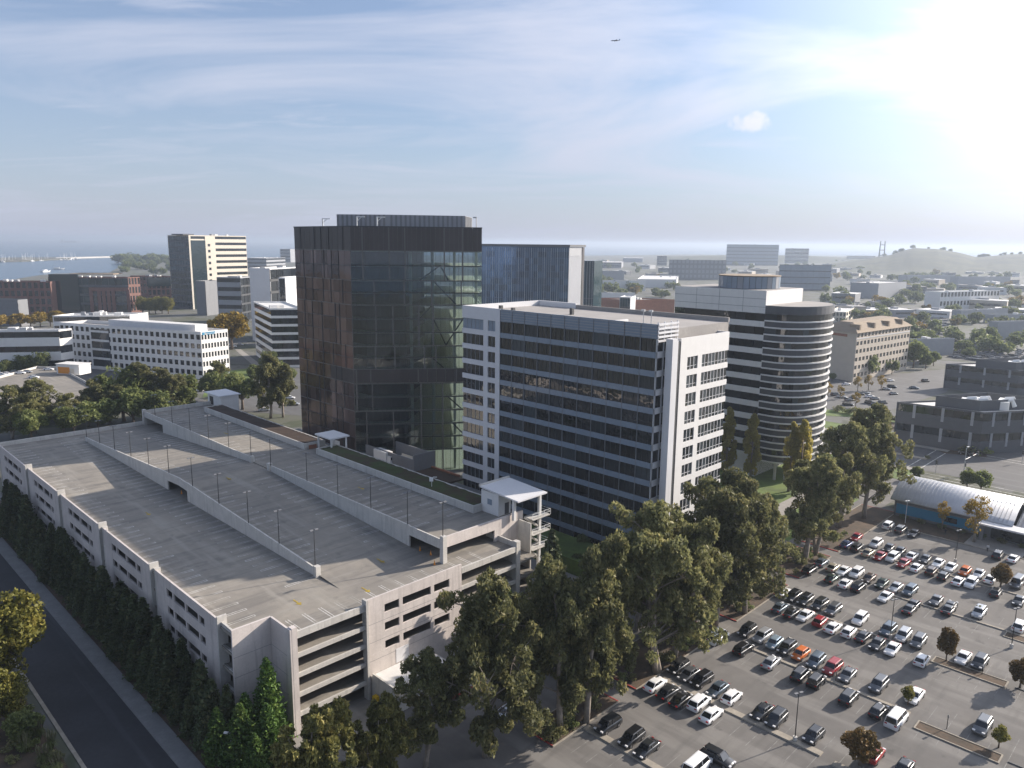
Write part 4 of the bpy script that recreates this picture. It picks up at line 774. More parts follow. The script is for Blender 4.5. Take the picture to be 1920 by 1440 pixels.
# curved metal roof hall
ch = thing('curved_roof_hall', 'long low hall with ribbed silver barrel roof and blue wall', 'hall', W(-33, 166.5), TH)
def barrel(y0, w, x0, x1, zl, zr, rise, name):
    n = 12; pr = [(y0+w*i/n, zl+(zr-zl)*i/n+rise*math.sin(math.pi*i/n)) for i in range(n+1)]
    v = [(x0, y, z) for y, z in pr] + [(x1, y, z) for y, z in pr]; k = n+1
    v += [(x0, y, z-0.35) for y, z in pr] + [(x1, y, z-0.35) for y, z in pr]
    f = [(i+1, i, k+i, k+i+1) for i in range(n)] + [(2*k+i, 2*k+i+1, 3*k+i+1, 3*k+i) for i in range(n)] + [(i, i+1, 2*k+i+1, 2*k+i) for i in range(n)] + [(k+i+1, k+i, 3*k+i, 3*k+i+1) for i in range(n)] + [(0, 2*k, 3*k, k), (n, k+n, 3*k+n, 2*k+n)]
    mesh(name, v, [q[::-1] for q in f], 'metal_roof', ch, True)
    for j in range(int((x1-x0)/0.9)):
        x = x0+0.45+0.9*j; rb = []
        v = [(x+dx, y, z+0.01+dz) for dx, dz in ((-0.04, 0), (-0.04, 0.07), (0.04, 0.07), (0.04, 0)) for y, z in pr]
        f = [(a*k+i, a*k+i+1, (a+1)*k+i+1, (a+1)*k+i) for a in range(3) for i in range(n)]
        mesh('roof_rib', v, f, 'metal_roof', ch)
    return pr
pr = barrel(-1.2, 17.5, -0.8, 27, 4.6, 6.4, 3.0, 'barrel_roof')
barrel(-1.2, 17.5, 27.4, 75, 3.8, 5.6, 1.9, 'barrel_roof')
gv = [(0.2, y, z-0.3) for y, z in pr]
mesh('gable_wall', [(0.2, -0.2, 0), (0.2, 16, 0)] + [(0.2, min(max(y, -0.2), 16), z-0.3) for y, z in pr[::-1]], [tuple(range(len(pr)+2))], 'mid_grey', ch)
bx('wall', ch, 'mid_grey', 0, 75, 0, 0.4, 0, 4.2); bx('rear_wall', ch, 'mid_grey', 0, 75, 15.4, 15.8, 0, 5.4)
bx('blue_wall', ch, 'blue_paint', 0.5, 21, -0.06, 0, 0.6, 3.2)
for x0, x1 in ((12, 15), (45, 50), (52, 56), (60, 66)): bx('window', ch, 'glass', x0, x1, -0.1, -0.065, 1.3, 2.6)
bx('entrance_canopy', ch, 'white_panel', 20.5, 31, -4.2, 0.2, 3.9, 4.3); bx('entrance_pier', ch, 'mid_grey', 20.8, 21.6, -3.8, -3.0, 0, 3.9); bx('entrance_glass', ch, 'glass', 22.5, 30, -0.12, -0.065, 0.2, 3.2)
struct(sheet('hall_bed', st_rect(-108, -31, 157.5, 166), 0.02, 'soil')); struct(prism('hall_kerb', None, 'kerb', [p.xy for p in st_rect(-108, -31, 156.8, 157.2)], 0, 0.14)); struct(sheet('hall_walk', st_rect(-64, -52, 157.5, 166), 0.028, 'pavement'))
# --- far town on the right: individual sheds and offices
far = [
 ('far_slab_office', 'wide pale grey glass office on the skyline', 1458, 498, 459, 1363, 1470, 'grey_panel', 'roof_grey', 6, ('curtain', 14, 0.2, 'spandrel_blue'), ('plain',), -4),
 ('far_step_office', 'stepped low office right of the skyline glass office', 1515, 494, 466, 1473, 1520, 'grey_panel', 'roof_white', 4, ('band', 5, 0.5), ('plain',), -4),
 ('mirror_office', 'mirrored glass office on the far hillside', 1555, 545, 497, 1462, 1572, 'mid_grey', 'roof_grey', 4, ('curtain', 9, 0.15, 'spandrel_blue'), ('curtain', 3, 0.2), -6),
 ('dark_terrace', 'long dark office terrace with white window dots', 1360, 525, 488, 1255, 1368, 'mid_grey', 'roof_grey', 4, ('punch', 14, 0.4, 'grey_panel'), ('plain',), -3),
 ('white_shed', 'white flat warehouse behind the rounded tower', 1268, 540, 524, 1195, 1275, 'white_wall', 'roof_white', 1, ('plain',), ('plain',), -3),
 ('pale_shed', 'pale warehouse with white roof left of the white warehouse', 1210, 546, 526, 1130, 1215, 'white_wall', 'roof_white', 1, ('plain',), ('plain',), 4),
 ('long_white_roof', 'long low white-roofed building behind the copper hall', 1190, 566, 549, 1108, 1196, 'white_wall', 'roof_white', 1, ('plain',), ('plain',), 4),
 ('mid_shed', 'grey low shed among trees behind the pale warehouse', 1170, 525, 508, 1112, 1176, 'grey_panel', 'roof_white', 1, ('plain',), ('plain',), 2),
 ('shore_shed', 'long grey shed near the far shore', 1165, 503, 492, 1110, 1170, 'grey_panel', 'roof_white', 2, ('band', 8, 0.6), ('plain',), 0),
 ('shore_tower', 'small square tower block near the far shore', 1250, 498, 480, 1232, 1258, 'mid_grey', 'roof_grey', 4, ('band', 3, 0.5), ('plain',), 0),
 ('shore_low', 'thin low building along the far shore', 1205, 492, 484, 1168, 1210, 'grey_panel', 'roof_white', 2, ('plain',), ('plain',), 0),
 ('plain_hall', 'wide blue-grey hall with a white roof edge', 1645, 560, 531, 1595, 1700, 'grey_panel', 'roof_white', 2, ('plain',), ('plain',), -35),
 ('strip_mall', 'low pale building with a row of small windows on the right', 1760, 582, 547, 1735, 1875, 'white_wall', 'roof_white', 2, ('plain',), ('punch', 18, 0.5), -50),
 ('blue_shed', 'low blue-grey shed in front of the pale windowed building', 1800, 600, 582, 1785, 1890, 'grey_panel', 'roof_white', 1, ('plain',), ('plain',), -50),
 ('ridge_shed', 'long white-roofed shed under the hill', 1700, 530, 516, 1685, 1790, 'grey_panel', 'roof_white', 1, ('plain',), ('plain',), -60),
 ('ridge_shed_end', 'white-roofed shed at the right end under the hill', 1795, 536, 519, 1782, 1895, 'grey_panel', 'roof_white', 1, ('plain',), ('plain',), -60),
 ('terrace_house', 'pale long block on the lower hill slope', 1672, 506, 490, 1665, 1740, 'beige', 'roof_white', 2, ('plain',), ('band', 8, 0.5), -60),
 ('flat_store', 'white flat-roofed store behind the hotel', 1712, 668, 636, 1702, 1790, 'grey_panel', 'roof_white', 1, ('plain',), ('plain',), -60),
 ('bright_store', 'large bright white roof at the right edge', 1868, 636, 603, 1855, 1990, 'grey_panel', 'roof_white', 1, ('plain',), ('plain',), -60),
 ('second_store', 'white-roofed store behind the bright one at the right edge', 1862, 606, 590, 1845, 1990, 'grey_panel', 'roof_white', 1, ('plain',), ('plain',), -60),
 ('small_store', 'small white-roofed building on the slope left of the hill', 1560, 528, 514, 1520, 1585, 'grey_panel', 'roof_white', 2, ('plain',), ('plain',), -10),
 ('upper_store', 'thin pale building below the skyline mast', 1640, 492, 480, 1588, 1648, 'beige', 'roof_white', 2, ('plain',), ('plain',), -5),
]
for nm, lb_, xc, yb, yt, xl, xr, wl, rf, fl, le, ri, an in far: block(nm, lb_, 'building', xc, yb, yt, xl, xr, wl, rf, fl, le, ri, ang=R(an), rang=R(an+80) if an > -20 else R(an+75), kit=2)
# more roofs of the hazy town, each a walled shed with a pale roof and a rooftop unit
r8 = random.Random(19); spots = []
for _ in range(400):
    x = r8.uniform(1112, 1915); y = r8.uniform(487, 600) if x > 1560 else r8.uniform(487, 522)
    if all(abs(x-q[0]) > 15+(y-480)*0.3 or abs(y-q[1]) > 4+(y-480)*0.10 for q in spots) and all(abs(x-(q[3]*0+q[2])) > 40 or abs(y-q[3]) > 10 for q in far): spots.append((x, y))
for i, (x, y) in enumerate(sorted(spots)[:90]):
    p = G(x, y); w, d_, h = r8.uniform(18, 46), r8.uniform(14, 34), r8.uniform(5, 11); t = thing('town_building', f'pale low building of the hazy town on the right, {ordinal(i+1) if i < 69 else ordinal(i-68) + " of the last ones"} from the left', 'building', p, R(r8.choice((-35, -50, -8, 10))), 'low buildings of the far town')
    wl = r8.choice(('grey_panel', 'white_wall', 'beige', 'mid_grey')); bx('wall', t, wl, -w/2, w/2, 0, d_, 0, h); bx('roof', t, r8.choice(('roof_white', 'roof_white', 'roof_grey')), -w/2-0.3, w/2+0.3, -0.3, d_+0.3, h, h+0.5); bx('roof_unit', t, 'grey_panel', -w*0.2, w*0.05, d_*0.4, d_*0.6, h+0.5, h+2.2); bx('window_band', t, 'glass', -w*0.42, w*0.42, -0.06, 0.0, h*0.45, h*0.7)
fp = [[G(x, y) for x, y in q] for q in (((1600, 566), (1780, 590), (1770, 632), (1600, 600)), ((1790, 640), (1925, 655), (1925, 690), (1780, 672)))]
for q in fp: struct(sheet('far_car_park', q, 0.03, 'asphalt_road'))
fc_ = MB()
for q in fp:
    for a in range(26):
        for b in range(9):
            if r8.random() < 0.45: continue
            p = q[0].lerp(q[1], (a+0.5)/26).lerp(q[3].lerp(q[2], (a+0.5)/26), (b+0.5)/9); fc_.box(p.x-2.2, p.x+2.2, p.y-0.9, p.y+0.9, 0.3, 0.95); fc_.box(p.x-1.2, p.x+1.0, p.y-0.75, p.y+0.75, 0.95, 1.5)
o = fc_.build('far_parked_cars', 'silver_far'); o['kind'] = 'stuff'; o['label'] = 'rows of far parked cars in the hazy town'
# hills
def hill(name, pix, d, depth, base):
    """a ridge given by its skyline pixels at a distance, falling towards the viewer"""
    v = []; f = []; r4 = random.Random(len(pix)); m_ = 10
    xs = np.linspace(pix[0][0], pix[-1][0], 70); ys = np.interp(xs, [q[0] for q in pix], [q[1] for q in pix])
    for i, (x, y) in enumerate(zip(xs, ys)):
        dr = ray(x, y); k = d/dr.y; top = Vector((dr.x*k, d, CH+dr.z*k)); z0 = max(top.z, 1)
        for j in range(m_+1):
            u = j/m_; fall = 0.5+0.5*math.cos(math.pi*min(1, u*1.02)); p = Vector((top.x*(1-u*depth/d), d-u*depth, 0)); v.append((p.x, p.y, -0.5+(z0+0.5)*fall+ (r4.uniform(-2, 2) if 0 < j < m_ else 0)))
        p = Vector((top.x*1.15, d+depth*0.6)); v.append((p.x, p.y, -1))
    c = m_+2
    for i in range(len(xs)-1):
        for j in range(m_): f.append((i*c+j, i*c+j+1, (i+1)*c+j+1, (i+1)*c+j))
        f.append((i*c+m_+1, i*c, (i+1)*c, (i+1)*c+m_+1))
    o = mesh(name, v, [q[::-1] for q in f], 'hill', None, True); return struct(o)
hill('hills', [(1560, 494), (1620, 486), (1670, 478), (1700, 468), (1715, 465), (1760, 467), (1800, 474), (1830, 482), (1860, 480), (1890, 477), (1930, 476), (2100, 470)], 2600, 700, 0)
hill('shore_hills', [(1240, 481), (1330, 479), (1420, 478), (1520, 480), (1580, 483), (1680, 480)], 3600, 500, 0)
mast = thing('skyline_mast', 'dark lattice chimney-like mast on the skyline', 'mast', (ray(1653, 480).x*2550/ray(1653, 480).y, 2550, 20))
q = MB()
hm = 70+(ray(1653, 452).z)*2550/ray(1653, 452).y-20
for dx in (-9, 9): q.tube([(dx, 0, 0), (dx*0.8, 0, hm)], [2.6, 1.6], 6)
for z in (0.3, 0.55, 0.8): q.box(-9, 9, -1, 1, hm*z, hm*z+2.5)
q.build('frame', 'mid_grey', mast)
# marina, breakwater and boats
mr_ = [G(x, y, -1.5) for x, y in ((-20, 492), (40, 491), (95, 488), (130, 486.5), (135, 484.5), (90, 484), (-20, 485))]
struct(prism('marina_shore', None, 'land', [q.xy for q in mr_], -1.4, 2.0))
bw = [G(x, y, -1.5) for x, y in ((105, 486), (180, 483.6), (222, 482.4), (222, 481.6), (180, 482.6), (105, 484.6))]
struct(prism('breakwater', None, 'concrete', [q.xy for q in bw], -1.4, 2.5))
bm = MB(); bm.v += [(-4.5, -1.4, 0.9), (3, -1.5, 1.0), (6.5, 0, 1.5), (3, 1.5, 1.0), (-4.5, 1.4, 0.9), (-4, -0.9, -0.2), (3, -0.9, -0.2), (5.4, 0, -0.1), (3, 0.9, -0.2), (-4, 0.9, -0.2)]; bm.f += [(4, 3, 2, 1, 0), (0, 1, 6, 5), (1, 2, 7, 6), (2, 3, 8, 7), (3, 4, 9, 8), (4, 0, 5, 9), (5, 6, 7, 8, 9)]
hull = bm.data('hull', 'lamp_white'); cb_ = MB(); cb_.box(-2.5, 1.6, -0.9, 0.9, 1.0, 2.2); cabin = cb_.data('cabin', 'lamp_white'); ms_ = MB(); ms_.tube([(0.5, 0, 1), (0.5, 0, 15)], [0.22, 0.14], 5); ms_.tube([(0.5, 0, 2.6), (-4, 0, 2.7)], 0.14, 5); mast_me = ms_.data('mast', 'lamp_white')
r5 = random.Random(11)
bx_ = sorted([r5.uniform(2, 92) for _ in range(34)]+[r5.uniform(112, 142) for _ in range(12)])
for i, x in enumerate(bx_):
    y = 490.5-x*0.035+r5.uniform(-1.4, 1.6); p = G(x, y, -1.3)
    t = thing('sailing_boat', f'white sailing boat with bare mast in the far marina, {ordinal(i+1)} from the left', 'boat', p, r5.uniform(0, 6), 'boats moored in the marina'); t.scale = (1.5, 1.5, r5.uniform(0.9, 1.6))
    for n_, me in (('hull', hull), ('cabin', cabin), ('mast', mast_me)): link(n_, me, t)
for i, (x, y, lb_) in enumerate(((108, 505, 'white motor boat on the open water in front of the marina'), (85, 510, 'small white boat close to the near shore'))):
    t = thing('motor_boat', lb_, 'boat', G(x, y, -1.4), 0.4+i); t.scale = (2.4, 2.4, 2.2); link('hull', hull, t); link('cabin', cabin, t)
sh_ = thing('cargo_ship', 'faint cargo ship on the horizon of the bay', 'ship', (-7200, 12500, -1.5), 0.1); q = MB(); q.box(-130, 130, -16, 16, 0, 16); q.box(-120, -80, -14, 14, 16, 46); q.box(-70, 110, -14, 14, 16, 27); q.build('hull', 'mid_grey', sh_)
# ================================================================ car park: dividers, islands, lines
lm = MB()
def lotline(s0, s1, t0, t1): lm.quad(*[(q.x, q.y, 0.02) for q in st_rect(s0, s1, t0, t1)])
for tc in (37.0, 56.0, 75.0, 95.5, 115.5, 134.5):
    for k in range(45):
        s = -33-2.72*k; lotline(s-0.05, s+0.05, tc-5.6, tc+5.6)
for t in (104.0, 107.0, 88.5): lotline(-150, -52, t-0.05, t+0.05)
for k in range(20): lotline(-66-3.2*k, -66.1-3.2*k, 151.5, 156.6)
o = lm.build('stall_lines', 'line_worn', lot); o['kind'] = 'stuff'
def divider(s0, s1, t, w, label, mn='kerb', h=0.2):
    d = thing('kerb_divider', label, 'kerb', W((s0+s1)/2, t), TH, 'concrete dividers of the car park'); L2 = abs(s1-s0)/2
    v = [(-L2, -w, 0), (L2, -w, 0), (L2, w, 0), (-L2, w, 0), (-L2+0.06, -w+0.08, h), (L2-0.06, -w+0.08, h), (L2-0.06, w-0.08, h), (-L2+0.06, w-0.08, h)]
    mesh('kerb', v, [(0, 1, 5, 4), (1, 2, 6, 5), (2, 3, 7, 6), (3, 0, 4, 7), (4, 5, 6, 7)], mn, d)
divider(-33.5, -49, 37.4, 0.65, 'concrete kerb strip in the front row nearest the trees')
divider(-34, -60.5, 56.3, 0.65, 'concrete kerb strip of the second double row, beside the big trees')
divider(-62.4, -70, 55.6, 0.65, 'short concrete kerb strip right of the lamp in the second double row')
divider(-38.5, -66, 75.4, 0.4, 'long concrete kerb strip of the third double row')
divider(-35, -58, 96.2, 0.3, 'thin kerb strip of the fourth double row'); divider(-48, -76, 115.5, 0.3, 'thin kerb strip of the fifth double row'); divider(-34, -70, 134.5, 0.3, 'thin kerb strip of the sixth double row, nearest the hall')
isl = [('island beside the round rust-coloured tree at the bottom edge', -71, -79.5, 55.2), ('island with the small green tree behind the white van', -67.5, -78.5, 73.2), ('island with the upright tree in the right half', -63.5, -74.5, 95.0), ('island with the leaning yellow-green tree at the lower right', -84, -95, 77.0), ('island with the dark tree at the right edge', -81, -92, 96.0), ('island in front of the silver car with a bush', -70, -82, 114.0), ('island of the round tree near the hall', -77, -88, 135.0), ('island at the far right edge of the fifth row', -96, -108, 115)]
for lb_, s0, s1, t in isl:
    d = thing('planter_island', 'kerbed soil ' + lb_, 'planter', W((s0+s1)/2, t), TH, 'planted islands of the car park'); L2 = abs(s1-s0)/2
    bx('soil', d, 'soil', -L2+0.2, L2-0.2, -1.05, 1.05, 0, 0.1)
    for a, b, c_, e in ((-L2, L2, -1.25, -1.05), (-L2, L2, 1.05, 1.25), (-L2, -L2+0.2, -1.05, 1.05), (L2-0.2, L2, -1.05, 1.05)): bx('kerb', d, 'kerb', a, b, c_, e, 0, 0.17)
k = 0
for t, ss_ in ((73.4, (-80.2, -83.0, -98)), (95.2, (-76.5, -79.2, -94.5)), (114, (-84, -87))):
    for s in ss_:
        k += 1; d = thing('wheel_stop', f'low dark wheel stop in the emptier right side of the car park, {ordinal(k)} counting upwards', 'wheel stop', W(s, t), TH, 'wheel stops'); q = MB(); q.box(-0.9, 0.9, -0.12, 0.12, 0, 0.14); q.build('bar', 'charcoal', d)
# kerbed tree beds between the street and the car park
for i, (s0, s1, t0, t1) in enumerate(((-33.2, -27.5, 30.6, 46.0), (-33.2, -24, 50.5, 76.8), (-33.2, -25, 82.5, 104.5), (-33.2, -24, 109.5, 126), (-33.2, -24, 130, 168))):
    struct(prism('tree_bed', None, 'soil', [q.xy for q in st_rect(s0+0.2, s1-0.2, t0+0.2, t1-0.2)], 0, 0.14))
    for a in ((s0, s0+0.2, t0, t1), (s1-0.2, s1, t0, t1)): struct(prism('bed_kerb', None, 'kerb', [q.xy for q in st_rect(*a)], 0, 0.17))
    for a in ((s0+0.2, s1-0.2, t0, t0+0.2), (s0+0.2, s1-0.2, t1-0.2, t1)): struct(prism('bed_kerb', None, 'red_kerb', [q.xy for q in st_rect(*a)], 0, 0.17))
struct(prism('street_kerb', None, 'red_kerb', [q.xy for q in st_rect(-14.6, -14.2, 28, 74)], 0, 0.16)); struct(prism('street_walk', None, 'pavement', [q.xy for q in st_rect(-14.2, -11.8, 28, 130)], 0, 0.14))
# ================================================================ cars
PAINT = dict(white=((0.78, 0.78, 0.77), 'white'), black=((0.010, 0.010, 0.011), 'black'), dark=((0.035, 0.038, 0.042), 'dark grey'), grey=((0.12, 0.125, 0.13), 'grey'), silver=((0.42, 0.43, 0.44), 'silver'), red=((0.30, 0.014, 0.018), 'red'), orange=((0.55, 0.13, 0.012), 'orange'), blue=((0.03, 0.05, 0.13), 'dark blue'), pale=((0.28, 0.36, 0.42), 'pale blue'), beige=((0.45, 0.40, 0.30), 'beige'), brown=((0.075, 0.05, 0.035), 'brown'), green=((0.025, 0.045, 0.035), 'dark green'), slate=((0.10, 0.13, 0.16), 'slate blue'))
for k_, (c_, _) in PAINT.items(): mat('paint_'+k_, c_, 0.28, metal=0.0 if k_ in ('white', 'black', 'red', 'orange') else 0.45, coat=0.6)
KIND = dict(  # length, half width, roof height, belt height, hood end, windscreen top, roof end, tail end of glass (fractions of length from the nose)
 sedan=(4.75, 0.91, 1.44, 0.93, 0.27, 0.41, 0.71, 0.87, 0.95), suv=(4.70, 0.95, 1.72, 1.06, 0.24, 0.36, 0.88, 0.97, 1.02), hatch=(4.2, 0.89, 1.52, 0.98, 0.22, 0.36, 0.82, 0.95, 1.0), van=(5.2, 1.0, 2.05, 1.15, 0.16, 0.27, 0.96, 0.99, 1.05), jeep=(4.3, 0.93, 1.85, 1.1, 0.34, 0.40, 0.97, 0.985, 1.1))
CARM = {}
def car_meshes(kind, paint):
    if (kind, paint) in CARM: return CARM[kind, paint]
    L, hw, zr, zb, f1, f2, f3, f4, tail = KIND[kind]; X = lambda f_: L*(0.5-f_)     # +x is the nose
    b = MB()                                         # body: cross-sections from nose to tail
    zt = zb*tail if kind == 'sedan' else zb+0.02
    secs = [(0.0, 0.70, 0.34, 0.55), (0.02, 0.86, 0.24, zb*0.72), (0.08, 0.96, 0.2, zb*0.80), (f1*0.8, 1.0, 0.2, zb*0.92), (f1, 1.0, 0.2, zb), (0.5, 1.0, 0.2, zb), (f4, 1.0, 0.2, zb), (0.93 if kind == 'sedan' else 0.985, 0.97, 0.24, zt), (0.985 if kind == 'sedan' else 0.995, 0.92, 0.28, zt*0.93), (1.0, 0.84, 0.36, zt*0.72)]
    for fx, ws, z0, z1 in secs:
        w = hw*ws; zm = z0+(z1-z0)*0.55
        b.v += [(X(fx), y, z) for y, z in ((-w*0.9, z0), (-w, z0+0.12), (-w*1.0, zm), (-w*0.94, z1-0.06), (-w*0.84, z1), (w*0.84, z1), (w*0.94, z1-0.06), (w, zm), (w, z0+0.12), (w*0.9, z0))]
    n = 10
    for i in range(len(secs)-1):
        for j in range(n): b.f.append((i*n+j, (i+1)*n+j, (i+1)*n+(j+1) % n, i*n+(j+1) % n))
    b.f.append(tuple(range(n))); b.f.append(tuple(range((len(secs)-1)*n+n-1, (len(secs)-1)*n-1, -1)))
    g = MB(); wi = hw*0.88; wt = hw*0.70; z0 = zb-0.03
    lo = [(X(f1-0.01), -wi*0.93), (X(f1-0.01), wi*0.93), (X(f4+0.01), wi*0.95), (X(f4+0.01), -wi*0.95)]; hi = [(X(f2), -wt), (X(f2), wt), (X(f3), wt), (X(f3), -wt)]
    g.v += [(x, y, z0) for x, y in lo] + [(x, y, zr-0.05) for x, y in hi]; g.f += [(0, 1, 5, 4), (1, 2, 6, 5), (2, 3, 7, 6), (3, 0, 4, 7), (4, 5, 6, 7)]
    r = MB(); e = 0.05                               # painted roof skin and pillars over the glass
    r.v += [(X(f2)+e, -wt-e, zr-0.06), (X(f2)+e, wt+e, zr-0.06), (X(f3)-e, wt+e, zr-0.06), (X(f3)-e, -wt-e, zr-0.06), (X(f2)-0.15, -wt+0.1, zr), (X(f2)-0.15, wt-0.1, zr), (X(f3)+0.15, wt-0.1, zr), (X(f3)+0.15, -wt+0.1, zr)]
    r.f += [(0, 1, 5, 4), (1, 2, 6, 5), (2, 3, 7, 6), (3, 0, 4, 7), (4, 5, 6, 7)]
    for sgn in (-1, 1):
        for (lx, ly), (hx, hy) in (((X(f1), wi*0.95), (X(f2), wt)), ((X(f4), wi*0.97), (X(f3), wt)), ((X(0.52), wi*0.99), (X(0.54), wt))):
            r.tube([(lx, sgn*ly, z0), (hx, sgn*hy, zr-0.05)], 0.055, 5)
    w = MB(); w.tube([(0, -0.11, 0), (0, 0.11, 0)], 0.34 if kind in ('sedan', 'hatch') else 0.39, 14); rm = MB(); rm.tube([(0, -0.115, 0), (0, 0.115, 0)], 0.21, 10)
    h = MB(); h.box(X(0.035)-0.12, X(0.035)+0.12, -0.2, 0.2, -0.08, 0.08); tl = MB(); tl.box(-0.06, 0.06, -0.17, 0.17, -0.09, 0.09)
    m_ = dict(body=b.data('car_body', 'paint_'+paint, True), windows=g.data('car_windows', 'car_glass'), roof=r.data('car_roof', 'paint_'+paint), wheel=w.data('car_wheel', 'tyre'), rim=rm.data('car_rim', 'rim'), head=h.data('car_headlight', 'headlight'), tail=tl.data('car_taillight', 'taillight'))
    CARM[kind, paint] = m_; return m_
def car(kind, paint, loc, rz, label, group, detail=True, name='parked_car'):
    M = car_meshes(kind, paint); L, hw, zr, zb = KIND[kind][:4]
    t = thing(name, label, 'car' if kind != 'van' else 'van', loc, rz, group)
    link('body', M['body'], t); link('windows', M['windows'], t); link('roof', M['roof'], t)
    wr = 0.34 if kind in ('sedan', 'hatch') else 0.39
    for x in (L*0.31, -L*0.29):
        for y in (-1, 1):
            w_ = link('wheel', M['wheel'], t, (x, y*(hw-0.08), wr))
            if detail: link('rim', M['rim'], w_)
    for y in (-1, 1):
        if detail: link('headlight', M['head'], t, (0, y*hw*0.66, zb*0.70))
        link('tail_light', M['tail'], t, (-L*0.497, y*hw*0.68, zb*0.80))
    return t
